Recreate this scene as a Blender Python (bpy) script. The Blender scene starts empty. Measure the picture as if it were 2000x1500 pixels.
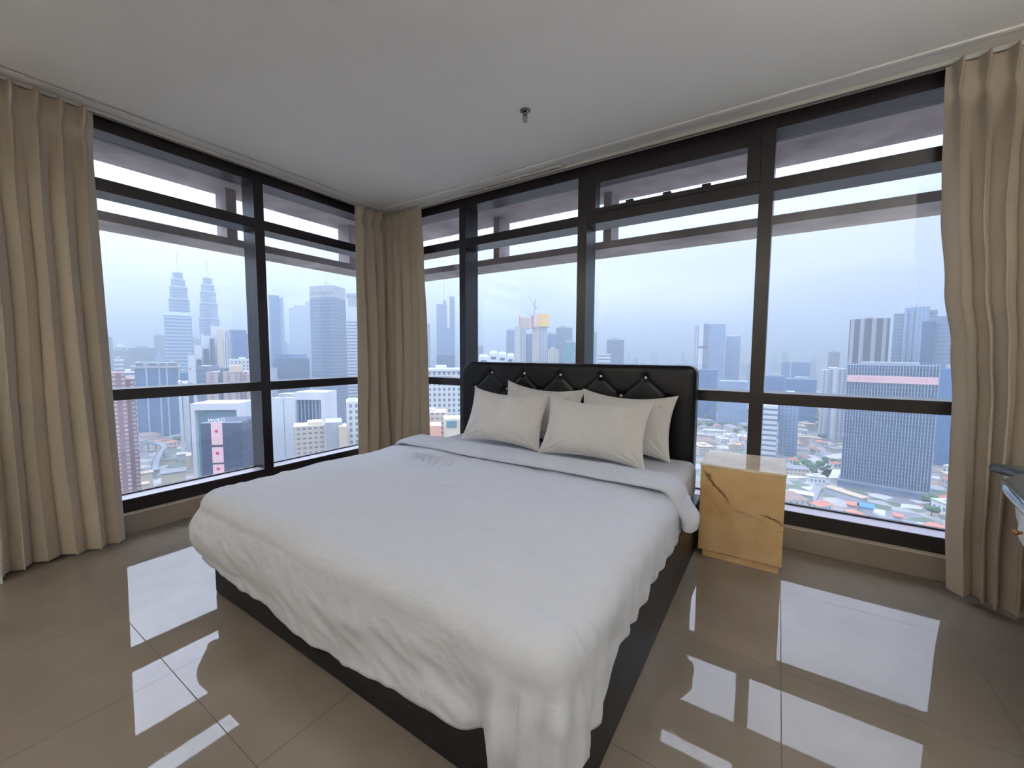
import bpy, bmesh, math, random
from mathutils import Vector, Matrix, noise
random.seed(7)
sc = bpy.context.scene
COL = sc.collection

# ------------------------------------------------------------------ camera
F_PX, PITCH, ROLL, YAW = 794.14, 0.07403, 0.00426, 0.57996
CAM = Vector((3.712, -3.146, 1.25))
cp, sp = math.cos(PITCH), math.sin(PITCH)
FW = Vector((-math.sin(YAW)*cp, math.cos(YAW)*cp, -sp))
RT0 = Vector((math.cos(YAW), math.sin(YAW), 0))
UP0 = RT0.cross(FW)
cr, sr = math.cos(ROLL), math.sin(ROLL)
RT = RT0*cr + UP0*sr
UP = -RT0*sr + UP0*cr
cam_data = bpy.data.cameras.new('camera')
cam_data.sensor_width = 36.0
cam_data.lens = F_PX/2000*36
cam_data.clip_start = 0.05
cam_data.clip_end = 60000
cam = bpy.data.objects.new('camera', cam_data)
COL.objects.link(cam)
m3 = Matrix((RT, UP, -FW)).transposed()
cam.matrix_world = Matrix.Translation(CAM) @ m3.to_4x4()
sc.camera = cam

# ------------------------------------------------------------------ view, world
sc.view_settings.view_transform = 'Standard'
sc.view_settings.look = 'None'
sc.view_settings.gamma = 1
sc.view_settings.use_curve_mapping = False
sc.view_settings.exposure = 0.0
cy = sc.cycles
cy.use_denoising = True
cy.max_bounces = 10
cy.diffuse_bounces = 6
cy.glossy_bounces = 5
cy.transmission_bounces = 6
cy.transparent_max_bounces = 24
cy.volume_bounces = 0
cy.sample_clamp_indirect = 10
cy.caustics_reflective = False
cy.caustics_refractive = False

world = bpy.data.worlds.new('sky')
sc.world = world
world.use_nodes = True
nt = world.node_tree
nt.nodes.clear()


def nd(t, kind, **kw):
    n = t.nodes.new(kind)
    for k, v in kw.items():
        if k.startswith('i_'):
            n.inputs[k[2:].replace('_', ' ')].default_value = v
        else:
            setattr(n, k, v)
    return n


def ramp(t, stops, interp='LINEAR'):
    r = t.nodes.new('ShaderNodeValToRGB')
    r.color_ramp.interpolation = interp
    el = r.color_ramp.elements
    while len(el) > 1:
        el.remove(el[-1])
    for i, (p, c) in enumerate(stops):
        e = el[0] if i == 0 else el.new(p)
        e.position = p
        e.color = (*c, 1) if len(c) == 3 else c
    return r


def mth(t, op, a=None, b=None, clamp=False):
    n = t.nodes.new('ShaderNodeMath')
    n.operation = op
    n.use_clamp = clamp
    for i, v in enumerate((a, b)):
        if v is None:
            continue
        if isinstance(v, (int, float)):
            n.inputs[i].default_value = v
        else:
            t.links.new(v, n.inputs[i])
    return n.outputs[0]


SKY_STRENGTH = 3.0
FILL_LAMP = 2.5
FILL_UPLAMP = 500.0
tc = nd(nt, 'ShaderNodeTexCoord')
sep = nd(nt, 'ShaderNodeSeparateXYZ')
nt.links.new(tc.outputs['Generated'], sep.inputs[0])
# overcast gradient: paler and dimmer at the horizon, brighter overhead
gr = ramp(nt, [(0.0, (0.285, 0.305, 0.35)), (0.10, (0.285, 0.305, 0.35)), (0.24, (0.30, 0.32, 0.36)), (0.32, (0.42, 0.48, 0.57)),
               (0.5, (1.40, 1.52, 1.85)), (1.0, (1.7, 1.9, 2.25))])
nt.links.new(sep.outputs['Z'], gr.inputs[0])
mp = nd(nt, 'ShaderNodeMapping')
mp.inputs['Scale'].default_value = (1.0, 1.0, 2.6)
nt.links.new(tc.outputs['Generated'], mp.inputs[0])
nz = nd(nt, 'ShaderNodeTexNoise', i_Scale=2.3, i_Detail=6.0, i_Roughness=0.55)
nt.links.new(mp.outputs[0], nz.inputs[0])
cl = ramp(nt, [(0.35, (0.90, 0.92, 0.96)), (0.62, (1.12, 1.10, 1.08))])
nt.links.new(nz.outputs[0], cl.inputs[0])
mx = nd(nt, 'ShaderNodeMix', data_type='RGBA', blend_type='MULTIPLY')
mx.inputs[0].default_value = 1.0
nt.links.new(gr.outputs[0], mx.inputs[6])
nt.links.new(cl.outputs[0], mx.inputs[7])
# the cloud is thinner towards the west (left windows), so brighter there
mr = nd(nt, 'ShaderNodeMapRange')
mr.inputs[1].default_value = -0.9
mr.inputs[2].default_value = 0.2
mr.inputs[3].default_value = 1.9
mr.inputs[4].default_value = 1.0
nt.links.new(sep.outputs['X'], mr.inputs[0])
mx2 = nd(nt, 'ShaderNodeMix', data_type='RGBA', blend_type='MULTIPLY')
mx2.inputs[0].default_value = 1.0
nt.links.new(mx.outputs[2], mx2.inputs[6])
nt.links.new(mr.outputs[0], mx2.inputs[7])
bg = nd(nt, 'ShaderNodeBackground')
bg.inputs[1].default_value = SKY_STRENGTH
wo = nd(nt, 'ShaderNodeOutputWorld')
nt.links.new(mx2.outputs[2], bg.inputs[0])
nt.links.new(bg.outputs[0], wo.inputs[0])


# ------------------------------------------------------------------ helpers
def S(r, g, b):
    f = lambda c: (c/255/12.92) if c/255 <= 0.04045 else ((c/255+0.055)/1.055)**2.4
    return (f(r), f(g), f(b))


def new_mat(name):
    m = bpy.data.materials.new(name)
    m.use_nodes = True
    t = m.node_tree
    t.nodes.clear()
    out = nd(t, 'ShaderNodeOutputMaterial')
    return m, t, out


def pbr(name, col, rough=0.5, metal=0.0, ior=1.5, noise_scale=None, noise_amt=0.1, bump=0.0, bump_scale=50, coat=0.0, sheen=0.0, stretch=None, coord='Object'):
    m, t, out = new_mat(name)
    b = nd(t, 'ShaderNodeBsdfPrincipled')
    b.inputs['Base Color'].default_value = (*col, 1)
    b.inputs['Roughness'].default_value = rough
    b.inputs['Metallic'].default_value = metal
    b.inputs['IOR'].default_value = ior
    b.inputs['Coat Weight'].default_value = coat
    b.inputs['Sheen Weight'].default_value = sheen
    t.links.new(b.outputs[0], out.inputs[0])
    if noise_scale or bump:
        tcn = nd(t, 'ShaderNodeTexCoord')
        src = tcn.outputs[coord]
        if stretch:
            mpn = nd(t, 'ShaderNodeMapping')
            mpn.inputs['Scale'].default_value = stretch
            t.links.new(src, mpn.inputs[0])
            src = mpn.outputs[0]
        if noise_scale:
            n = nd(t, 'ShaderNodeTexNoise', i_Scale=noise_scale, i_Detail=5.0)
            t.links.new(src, n.inputs[0])
            k = noise_amt
            r = ramp(t, [(0.3, tuple(max(0, c*(1-k)) for c in col)), (0.7, tuple(min(1, c*(1+k)) for c in col))])
            t.links.new(n.outputs[0], r.inputs[0])
            t.links.new(r.outputs[0], b.inputs['Base Color'])
        if bump:
            n2 = nd(t, 'ShaderNodeTexNoise', i_Scale=bump_scale, i_Detail=4.0)
            t.links.new(src, n2.inputs[0])
            bn = nd(t, 'ShaderNodeBump', i_Strength=bump, i_Distance=0.01)
            t.links.new(n2.outputs[0], bn.inputs['Height'])
            t.links.new(bn.outputs[0], b.inputs['Normal'])
    return m


def facade(name, wall, glass, cw=3.0, ch=3.5, gu=0.6, gv=0.6, rough=0.35, off=0.0, big=0.12, grough=0.2):
    """Procedural facade on metre-scaled UVs: wall with a grid of glazing (gu, gv = glazed share of each cell)."""
    m, t, out = new_mat(name)
    b = nd(t, 'ShaderNodeBsdfPrincipled')
    t.links.new(b.outputs[0], out.inputs[0])
    uv = nd(t, 'ShaderNodeUVMap')
    sp_ = nd(t, 'ShaderNodeSeparateXYZ')
    t.links.new(uv.outputs[0], sp_.inputs[0])

    def cell(sock, size, share):
        a = mth(t, 'DIVIDE', sock, size)
        a = mth(t, 'ADD', a, 0.5+off)
        a = mth(t, 'FRACT', a)
        return mth(t, 'LESS_THAN', a, share)
    g = mth(t, 'MULTIPLY', cell(sp_.outputs[0], cw, gu), cell(sp_.outputs[1], ch, gv))
    # roofs carry negative v and stay plain
    g = mth(t, 'MULTIPLY', g, mth(t, 'GREATER_THAN', sp_.outputs[1], 0.0))
    n = nd(t, 'ShaderNodeTexNoise', i_Scale=big, i_Detail=3.0)
    t.links.new(uv.outputs[0], n.inputs[0])
    gl = ramp(t, [(0.3, tuple(c*0.75 for c in glass)), (0.7, tuple(min(1, c*1.3) for c in glass))])
    t.links.new(n.outputs[0], gl.inputs[0])
    mixn = nd(t, 'ShaderNodeMix', data_type='RGBA')
    t.links.new(g, mixn.inputs[0])
    mixn.inputs[6].default_value = (*wall, 1)
    t.links.new(gl.outputs[0], mixn.inputs[7])
    t.links.new(mixn.outputs[2], b.inputs['Base Color'])
    rg = nd(t, 'ShaderNodeMix', data_type='FLOAT')
    t.links.new(g, rg.inputs[0])
    rg.inputs[2].default_value = 0.8
    rg.inputs[3].default_value = grough
    t.links.new(rg.outputs[0], b.inputs['Roughness'])
    return m


class MB:
    def __init__(self):
        self.v, self.f, self.uv, self.mi = [], [], [], []

    def face(self, pts, uvs=None, mi=0):
        i = len(self.v)
        self.v += [tuple(p) for p in pts]
        self.f.append(tuple(range(i, i+len(pts))))
        self.uv.append(uvs or [(p[0], -5) for p in pts])
        self.mi.append(mi)
        return self

    def box(self, x0, x1, y0, y1, z0, z1, mi=0):
        self.prism([(x0, y0), (x1, y0), (x1, y1), (x0, y1)], z0, z1, mi=mi)
        return self

    def prism(self, poly, z0, z1, top=None, mi=0):
        """poly counter-clockwise from above; top = other polygon for tapering."""
        top = top or poly
        n = len(poly)
        u = 0.0
        for i in range(n):
            a, b_ = poly[i], poly[(i+1) % n]
            c, d = top[(i+1) % n], top[i]
            w = math.hypot(b_[0]-a[0], b_[1]-a[1])
            self.face([(a[0], a[1], z0), (b_[0], b_[1], z0), (c[0], c[1], z1), (d[0], d[1], z1)],
                      [(u, 0.01), (u+w, 0.01), (u+w, z1-z0), (u, z1-z0)], mi)
            u += w
        self.face([(p[0], p[1], z1) for p in top], mi=mi)
        self.face([(p[0], p[1], z0) for p in reversed(poly)], mi=mi)
        return self

    def ngon(self, cx, cy, r, n, z0, z1, r1=None, mi=0, rot=0.0):
        P = lambda q: [(cx+q*math.cos(rot+2*math.pi*k/n), cy+q*math.sin(rot+2*math.pi*k/n)) for k in range(n)]
        self.prism(P(r), z0, z1, P(r if r1 is None else r1), mi=mi)
        return self

    def bar(self, a, b_, r, n=6):
        a, b_ = Vector(a), Vector(b_)
        d = (b_-a).normalized()
        s = d.orthogonal().normalized()
        t_ = d.cross(s)
        R = [(s*math.cos(2*math.pi*k/n)+t_*math.sin(2*math.pi*k/n))*r for k in range(n)]
        for k in range(n):
            k2 = (k+1) % n
            self.face([a+R[k], a+R[k2], b_+R[k2], b_+R[k]])
        self.face([a+q for q in reversed(R)])
        self.face([b_+q for q in R])
        return self

    def lathe(self, prof, cx=0, cy=0, n=24):
        """prof: list of (r, z) bottom to top, around a vertical axis."""
        for (r0, z0), (r1, z1) in zip(prof, prof[1:]):
            for k in range(n):
                a0, a1 = 2*math.pi*k/n, 2*math.pi*(k+1)/n
                p = [(cx+r0*math.cos(a0), cy+r0*math.sin(a0), z0), (cx+r0*math.cos(a1), cy+r0*math.sin(a1), z0),
                     (cx+r1*math.cos(a1), cy+r1*math.sin(a1), z1), (cx+r1*math.cos(a0), cy+r1*math.sin(a0), z1)]
                if r0 < 1e-6:
                    p = [p[0], p[2], p[3]]
                elif r1 < 1e-6:
                    p = [p[0], p[1], p[2]]
                self.face(p)
        return self

    def build(self, name, mats, parent=None, bevel=0.0, smooth=False, merge=False, loc=None):
        me = bpy.data.meshes.new(name)
        me.from_pydata(self.v, [], self.f)
        ul = me.uv_layers.new(name='UVMap')
        k = 0
        for uvs in self.uv:
            for q in uvs:
                ul.data[k].uv = q
                k += 1
        for m in (mats if isinstance(mats, (list, tuple)) else [mats]):
            me.materials.append(m)
        for p, i in zip(me.polygons, self.mi):
            p.material_index = i
            p.use_smooth = smooth
        o = bpy.data.objects.new(name, me)
        COL.objects.link(o)
        if parent:
            o.parent = parent
        if loc:
            o.location = loc
        if merge or bevel or smooth:
            bm = bmesh.new()
            bm.from_mesh(me)
            bmesh.ops.remove_doubles(bm, verts=bm.verts, dist=1e-5)
            bm.to_mesh(me)
            bm.free()
        if bevel:
            md = o.modifiers.new('bevel', 'BEVEL')
            md.width = bevel
            md.segments = 3
            md.limit_method = 'ANGLE'
            md.harden_normals = False
        return o


def bx(name, x0, x1, y0, y1, z0, z1, mat, parent=None, bevel=0.0):
    return MB().box(x0, x1, y0, y1, z0, z1).build(name, mat, parent, bevel)


def grid_obj(name, nu, nv, fn, mat, parent=None, close_u=False, smooth=True):
    """fn(i, j) -> point; nu x nv vertices."""
    vs = [tuple(fn(i, j)) for j in range(nv) for i in range(nu)]
    fs = []
    for j in range(nv-1):
        for i in range(nu if close_u else nu-1):
            i2 = (i+1) % nu
            fs.append((j*nu+i, j*nu+i2, (j+1)*nu+i2, (j+1)*nu+i))
    me = bpy.data.meshes.new(name)
    me.from_pydata(vs, [], fs)
    me.materials.append(mat)
    for p in me.polygons:
        p.use_smooth = smooth
    o = bpy.data.objects.new(name, me)
    COL.objects.link(o)
    if parent:
        o.parent = parent
    return o


def thing(name, label, cat, loc=(0, 0, 0), rz=0.0, group=None):
    o = bpy.data.objects.new(name, None)
    o.empty_display_size = 0.1
    COL.objects.link(o)
    o.location = loc
    o.rotation_euler = (0, 0, rz)
    o['label'] = label
    o['category'] = cat
    if group:
        o['group'] = group
    return o


def tag(o, label, cat, group=None, kind=None):
    o['label'] = label
    o['category'] = cat
    if group:
        o['group'] = group
    if kind:
        o['kind'] = kind
    return o


def struct(o, label=None, cat=None):
    o['kind'] = 'structure'
    if label:
        o['label'] = label
    if cat:
        o['category'] = cat
    return o


def sempty(name, label, cat):
    o = bpy.data.objects.new(name, None)
    COL.objects.link(o)
    return struct(o, label, cat)


def fbm(x, y, z=0.0, o=4):
    return noise.fractal(Vector((x, y, z)), 1.0, 2.0, o)


def nz1(x, y=0.0, z=0.0):
    return noise.noise(Vector((x, y, z)))


def sst(a, b_, x):
    t_ = min(1, max(0, (x-a)/(b_-a)))
    return t_*t_*(3-2*t_)


# ------------------------------------------------------------------ materials
M_FRAME = pbr('dark_bronze_aluminium', S(27, 20, 23), rough=0.3, metal=0.0, noise_scale=8, noise_amt=0.12)
M_LEDGE_SHEEN = pbr('ledge_sky_sheen', S(176, 170, 182), rough=0.3)  # sky reflection on the bottom rail, put into a pale base colour
M_CEIL = pbr('painted_plaster', S(230, 227, 223), rough=0.9, noise_scale=1.3, noise_amt=0.02, bump=0.05, bump_scale=40)
M_WALL = pbr('painted_wall', S(214, 208, 198), rough=0.85)
M_WHITEMETAL = pbr('white_rail', S(200, 197, 190), rough=0.5)
M_CONC = pbr('weathered_concrete', S(168, 158, 158), rough=0.85, noise_scale=2.5, noise_amt=0.3, bump=0.3, bump_scale=12)


def make_glass():
    m, t, out = new_mat('window_glass')
    lw = nd(t, 'ShaderNodeLayerWeight')
    lw.inputs[0].default_value = 0.5
    # facing = 1 - |cos|, Schlick reflectance of one pane face
    p5 = mth(t, 'POWER', lw.outputs['Facing'], 5.0)
    fr = mth(t, 'MULTIPLY_ADD', p5, 0.9)
    fr.node.inputs[2].default_value = 0.045
    tr = nd(t, 'ShaderNodeBsdfTransparent')
    tr.inputs[0].default_value = (0.965, 0.975, 0.985, 1)
    gl = nd(t, 'ShaderNodeBsdfGlossy')
    gl.inputs['Roughness'].default_value = 0.0
    mi = nd(t, 'ShaderNodeMixShader')
    t.links.new(fr, mi.inputs[0])
    t.links.new(tr.outputs[0], mi.inputs[1])
    t.links.new(gl.outputs[0], mi.inputs[2])
    t.links.new(mi.outputs[0], out.inputs[0])
    return m


M_GLASS = make_glass()


def make_floor():
    m, t, out = new_mat('polished_porcelain_tiles')
    b = nd(t, 'ShaderNodeBsdfPrincipled')
    t.links.new(b.outputs[0], out.inputs[0])
    g = nd(t, 'ShaderNodeTexCoord')
    s = nd(t, 'ShaderNodeSeparateXYZ')
    t.links.new(g.outputs['Object'], s.inputs[0])
    P = 0.665

    def line(sock, o_):
        a = mth(t, 'SUBTRACT', sock, o_)
        a = mth(t, 'DIVIDE', a, P)
        a = mth(t, 'ADD', a, 100.5)
        a = mth(t, 'FRACT', a)
        a = mth(t, 'SUBTRACT', a, 0.5)
        a = mth(t, 'ABSOLUTE', a)
        return mth(t, 'LESS_THAN', a, 0.0022)
    l = mth(t, 'MAXIMUM', line(s.outputs[0], 1.113), line(s.outputs[1], -0.617))
    n = nd(t, 'ShaderNodeTexNoise', i_Scale=3.0, i_Detail=6.0)
    t.links.new(g.outputs['Object'], n.inputs[0])
    r = ramp(t, [(0.3, S(116, 107, 97)), (0.7, S(126, 117, 107))])
    t.links.new(n.outputs[0], r.inputs[0])
    mi = nd(t, 'ShaderNodeMix', data_type='RGBA')
    t.links.new(l, mi.inputs[0])
    t.links.new(r.outputs[0], mi.inputs[6])
    mi.inputs[7].default_value = (*S(70, 62, 55), 1)
    t.links.new(mi.outputs[2], b.inputs['Base Color'])
    # dried mop streaks: slightly rougher marks
    mpn = nd(t, 'ShaderNodeMapping')
    mpn.inputs['Scale'].default_value = (22, 50, 1)
    mpn.inputs['Rotation'].default_value = (0, 0, 0.7)
    t.links.new(g.outputs['Object'], mpn.inputs[0])
    n2 = nd(t, 'ShaderNodeTexNoise', i_Scale=1.0, i_Detail=3.0)
    t.links.new(mpn.outputs[0], n2.inputs[0])
    rr = ramp(t, [(0.60, (0.02, 0.02, 0.02)), (0.68, (0.11, 0.11, 0.11))])
    t.links.new(n2.outputs[0], rr.inputs[0])
    rg = nd(t, 'ShaderNodeMix', data_type='FLOAT')
    t.links.new(l, rg.inputs[0])
    t.links.new(rr.outputs[0], rg.inputs[2])
    rg.inputs[3].default_value = 0.6
    t.links.new(rg.outputs[0], b.inputs['Roughness'])
    b.inputs['IOR'].default_value = 1.5
    return m


M_FLOOR = make_floor()


def make_curtain():
    m, t, out = new_mat('beige_linen_curtain')
    d = nd(t, 'ShaderNodeBsdfDiffuse')
    tl = nd(t, 'ShaderNodeBsdfTranslucent')
    g = nd(t, 'ShaderNodeTexCoord')
    mpn = nd(t, 'ShaderNodeMapping')
    mpn.inputs['Scale'].default_value = (60, 60, 8)
    t.links.new(g.outputs['Object'], mpn.inputs[0])
    n = nd(t, 'ShaderNodeTexNoise', i_Scale=6.0, i_Detail=4.0)
    t.links.new(mpn.outputs[0], n.inputs[0])
    r = ramp(t, [(0.3, S(190, 178, 162)), (0.7, S(202, 190, 174))])
    t.links.new(n.outputs[0], r.inputs[0])
    t.links.new(r.outputs[0], d.inputs[0])
    tl.inputs[0].default_value = (*S(200, 184, 164), 1)
    bn = nd(t, 'ShaderNodeBump', i_Strength=0.25, i_Distance=0.004)
    t.links.new(n.outputs[0], bn.inputs['Height'])
    t.links.new(bn.outputs[0], d.inputs['Normal'])
    mi = nd(t, 'ShaderNodeMixShader')
    mi.inputs[0].default_value = 0.2
    t.links.new(d.outputs[0], mi.inputs[1])
    t.links.new(tl.outputs[0], mi.inputs[2])
    t.links.new(mi.outputs[0], out.inputs[0])
    return m


M_CURT = make_curtain()


def make_linen(name, col, bstr=0.25):
    m, t, out = new_mat(name)
    b = nd(t, 'ShaderNodeBsdfPrincipled')
    b.inputs['Base Color'].default_value = (*col, 1)
    b.inputs['Roughness'].default_value = 0.85
    b.inputs['Sheen Weight'].default_value = 0.15
    t.links.new(b.outputs[0], out.inputs[0])
    g = nd(t, 'ShaderNodeTexCoord')
    n = nd(t, 'ShaderNodeTexNoise', i_Scale=9.0, i_Detail=5.0, i_Distortion=1.2)
    t.links.new(g.outputs['Object'], n.inputs[0])
    mpn = nd(t, 'ShaderNodeMapping')
    mpn.inputs['Scale'].default_value = (3, 14, 3)
    mpn.inputs['Rotation'].default_value = (0, 0, 0.5)
    t.links.new(g.outputs['Object'], mpn.inputs[0])
    n2 = nd(t, 'ShaderNodeTexNoise', i_Scale=1.6, i_Detail=4.0, i_Distortion=0.8)
    t.links.new(mpn.outputs[0], n2.inputs[0])
    a = mth(t, 'ADD', n.outputs[0], n2.outputs[0])
    bn = nd(t, 'ShaderNodeBump', i_Strength=bstr, i_Distance=0.02)
    t.links.new(a, bn.inputs['Height'])
    t.links.new(bn.outputs[0], b.inputs['Normal'])
    return m


M_SHEET = make_linen('white_cotton', S(216, 221, 233), 0.34)
M_PILLOW = make_linen('white_pillow_cotton', S(226, 223, 220), 0.55)
M_LEATHER = pbr('black_faux_leather', S(8, 8, 13), rough=0.34, ior=1.36, bump=0.15, bump_scale=220)
M_CRYSTAL = pbr('crystal_stud', S(240, 240, 245), rough=0.15, metal=0.25, coat=1.0)
M_CHROME = pbr('tarnished_chrome', S(120, 120, 118), rough=0.25, metal=1.0)
M_BRASS = pbr('old_brass', S(170, 120, 70), rough=0.28, metal=1.0)
M_GRANITE = pbr('dark_blue_granite', S(74, 92, 104), rough=0.12, noise_scale=90, noise_amt=0.6, coat=0.5)
M_CREAM = pbr('cream_painted_wood', S(214, 218, 204), rough=0.45)
M_WHITEP = pbr('white_painted_board', S(222, 224, 222), rough=0.5)


def make_onyx():
    m, t, out = new_mat('honey_onyx')
    b = nd(t, 'ShaderNodeBsdfPrincipled')
    b.inputs['Roughness'].default_value = 0.12
    b.inputs['IOR'].default_value = 1.55
    t.links.new(b.outputs[0], out.inputs[0])
    g = nd(t, 'ShaderNodeTexCoord')
    n = nd(t, 'ShaderNodeTexNoise', i_Scale=3.2, i_Detail=4.0, i_Distortion=0.6)
    t.links.new(g.outputs['Object'], n.inputs[0])
    r = ramp(t, [(0.25, S(188, 146, 92)), (0.42, S(212, 176, 126)), (0.58, S(222, 190, 144)), (0.78, S(200, 158, 104))])
    t.links.new(n.outputs[0], r.inputs[0])
    col = r.outputs[0]
    # dark veins: distorted thin lines at given places (front face x-z coordinates)
    s = nd(t, 'ShaderNodeSeparateXYZ')
    t.links.new(g.outputs['Object'], s.inputs[0])
    n3 = nd(t, 'ShaderNodeTexNoise', i_Scale=11.0, i_Detail=5.0)
    t.links.new(g.outputs['Object'], n3.inputs[0])
    w = mth(t, 'SUBTRACT', n3.outputs[0], 0.5)

    def vein(x0, z0, x1, z1, wid, wob=0.10):
        dx, dz = x1-x0, z1-z0
        L = math.hypot(dx, dz)
        dx /= L
        dz /= L
        px = mth(t, 'SUBTRACT', s.outputs[0], x0)
        pz = mth(t, 'SUBTRACT', s.outputs[2], z0)
        al = mth(t, 'ADD', mth(t, 'MULTIPLY', px, dx), mth(t, 'MULTIPLY', pz, dz))
        ac = mth(t, 'ADD', mth(t, 'MULTIPLY', px, -dz), mth(t, 'MULTIPLY', pz, dx))
        ac = mth(t, 'ADD', ac, mth(t, 'MULTIPLY', w, wob))
        v = mth(t, 'SUBTRACT', 1.0, mth(t, 'DIVIDE', mth(t, 'ABSOLUTE', ac), wid), clamp=True)
        e = mth(t, 'MULTIPLY', mth(t, 'DIVIDE', al, 0.05, clamp=True), mth(t, 'DIVIDE', mth(t, 'SUBTRACT', L, al), 0.06, clamp=True))
        return mth(t, 'MULTIPLY', v, e)
    v = vein(-0.215, 0.56, -0.04, 0.36, 0.015)
    v = mth(t, 'MAXIMUM', v, vein(0.09, 0.34, 0.24, 0.30, 0.010))
    v = mth(t, 'MAXIMUM', v, mth(t, 'MULTIPLY', vein(-0.05, 0.35, 0.14, 0.27, 0.012), 0.3))
    v = mth(t, 'MAXIMUM', v, vein(0.185, 0.25, 0.24, 0.27, 0.006, 0.03))
    mi = nd(t, 'ShaderNodeMix', data_type='RGBA')
    t.links.new(v, mi.inputs[0])
    t.links.new(col, mi.inputs[6])
    mi.inputs[7].default_value = (*S(62, 38, 18), 1)
    t.links.new(mi.outputs[2], b.inputs['Base Color'])
    b.inputs['Subsurface Weight'].default_value = 0.12
    b.inputs['Subsurface Radius'].default_value = (0.06, 0.03, 0.01)
    return m


M_ONYX = make_onyx()

# ------------------------------------------------------------------ room shell
H = 2.76
WX, WY = 5.6, -6.8
fl = struct(bx('floor', -0.15, WX+0.1, WY-0.1, 0.15, -0.2, 0.0, M_FLOOR))
ce = struct(bx('ceiling', -0.15, WX+0.1, WY-0.1, 0.15, H, H+0.3, M_CEIL))
struct(bx('wall_right', WX, WX+0.1, WY, 0.15, 0.0, H, M_WALL))
struct(bx('wall_back', -0.15, WX, WY-0.1, WY, 0.0, H, M_WALL))
struct(bx('wall_left', -0.15, 0.0, WY, -2.70, 0.0, H, M_WALL))
struct(bx('wall_window_side', 5.02, WX, 0.0, 0.15, 0.0, H, M_WALL))

# raised plaster moulding that runs parallel to both glass walls
mo = MB()
for (a, b_, c, d) in ((0.20, WX, -0.235, -0.20), (0.165, 0.20, WY, -0.20)):
    mo.box(a, b_, c, d, H-0.012, H)
struct(mo.build('trim_1', M_CEIL, bevel=0.006), 'thin raised plaster moulding along the ceiling edge', 'moulding')

# tiled upstand under the windows
M_UP = pbr('upstand_tile', S(138, 127, 115), rough=0.12, ior=1.55)
struct(bx('baseboard_right', -0.035, 5.05, -0.035, 0.15, 0.0, 0.138, M_UP, bevel=0.004))
struct(bx('baseboard_left', -0.15, 0.035, -2.72, -0.036, 0.0, 0.138, M_UP, bevel=0.004))

M_SILLTR = pbr('pale_sill_grout', S(196, 186, 170), rough=0.6)
struct(bx('trim_3', -0.04, 5.02, -0.040, -0.002, 0.1385, 0.147, M_SILLTR), 'pale sealant line under the headboard wall frames', 'trim')
struct(bx('trim_4', 0.002, 0.040, -2.70, -0.05, 0.1385, 0.147, M_SILLTR), 'pale sealant line under the left window frames', 'trim')

# ------------------------------------------------------------------ windows
ZB0, ZB1, ZM0, ZM1, ZT0, ZT1, ZH0, ZH1 = 0.14, 0.235, 0.925, 1.0, 2.29, 2.37, 2.672, 2.757
DG = 0.145      # glass depth behind the room face
DF = 0.20       # frame depth


def wbox(wall, a0, a1, d0, d1, z0, z1):
    """a = along the wall (x on the right wall, -y on the left wall), d = outwards."""
    if wall == 'R':
        return MB().box(a0, a1, d0, d1, z0, z1)
    return MB().box(-d1, -d0, -a1, -a0, z0, z1)


def wpart(name, wall, a0, a1, d0, d1, z0, z1, mat, parent, bevel=0.002):
    return wbox(wall, a0, a1, d0, d1, z0, z1).build(name, mat, parent, bevel)


def window(n, wall, a0, a1, label, mull=True, casement=False):
    """one bay; a0..a1 clear opening, the mullion stands at its far end a1..a1+MW."""
    w = sempty('window_%d' % n, label, 'window')
    m1 = a1+(0.078 if mull else 0.0)
    if mull:
        wpart('mullion', wall, a1, m1, 0.0, DF, ZB0, ZH1, M_FRAME, w)
        for (z0, z1) in ((ZB1, ZM0), (ZM1, ZT0), (ZT1, ZH0)):
            wpart('mullion_bead', wall, a1-0.006, a1, 0.10, 0.125, z0, z1, M_FRAME, w, 0)
    wpart('head_rail', wall, a0, a1, 0.0, DF, ZH0, ZH1, M_FRAME, w)
    wpart('transom', wall, a0, a1, 0.0, DF, ZT0, ZT1, M_FRAME, w)
    wpart('middle_rail', wall, a0, a1, 0.0, DF, ZM0, ZM1, M_FRAME, w)
    wpart('bottom_rail', wall, a0, a1, 0.0, DF, ZB0, ZB1, M_FRAME, w)
    o = wpart('sheen_strip', wall, a0, a1, 0.004, DG-0.012, ZB1, ZB1+0.003, M_LEDGE_SHEEN, w, 0)  # pale strip painted as the sky sheen on top of the rail
    wpart('gasket', wall, a0, a1, DG-0.012, DG-0.004, ZB1, ZB1+0.012, M_FRAME, w, 0)
    for (z0, z1) in ((ZB1, ZM0), (ZM1, ZT0)):
        wpart('pane', wall, a0, a1, DG, DG+0.008, z0, z1, M_GLASS, w, 0)
    if casement:
        s = 0.075
        sash = MB()
        for q in ((a0, a0+s, ZT1, ZH0), (a1-s, a1, ZT1, ZH0), (a0+s, a1-s, ZT1, ZT1+0.035), (a0+s, a1-s, ZH0-0.075, ZH0)):
            bb = wbox(wall, q[0], q[1], -0.004, 0.09, q[2], q[3])
            sash.v_off = 0
            for fpts, uvs in zip([[bb.v[i] for i in f] for f in bb.f], bb.uv):
                sash.face(fpts, uvs)
        sh = sash.build('sash', M_FRAME, w, merge=True)
        wpart('pane', wall, a0+s, a1-s, 0.05, 0.058, ZT1+0.035, ZH0-0.075, M_GLASS, w, 0)
        for c in (0.26, 0.52, 0.77):
            x = a0+s+(a1-a0-2*s)*c
            wpart('catch', wall, x-0.028, x+0.028, -0.008, 0.03, ZT1+0.03, ZT1+0.052, M_FRAME, w, 0.003)
    else:
        wpart('pane', wall, a0, a1, DG, DG+0.008, ZT1, ZH0, M_GLASS, w, 0)
    return w


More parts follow.
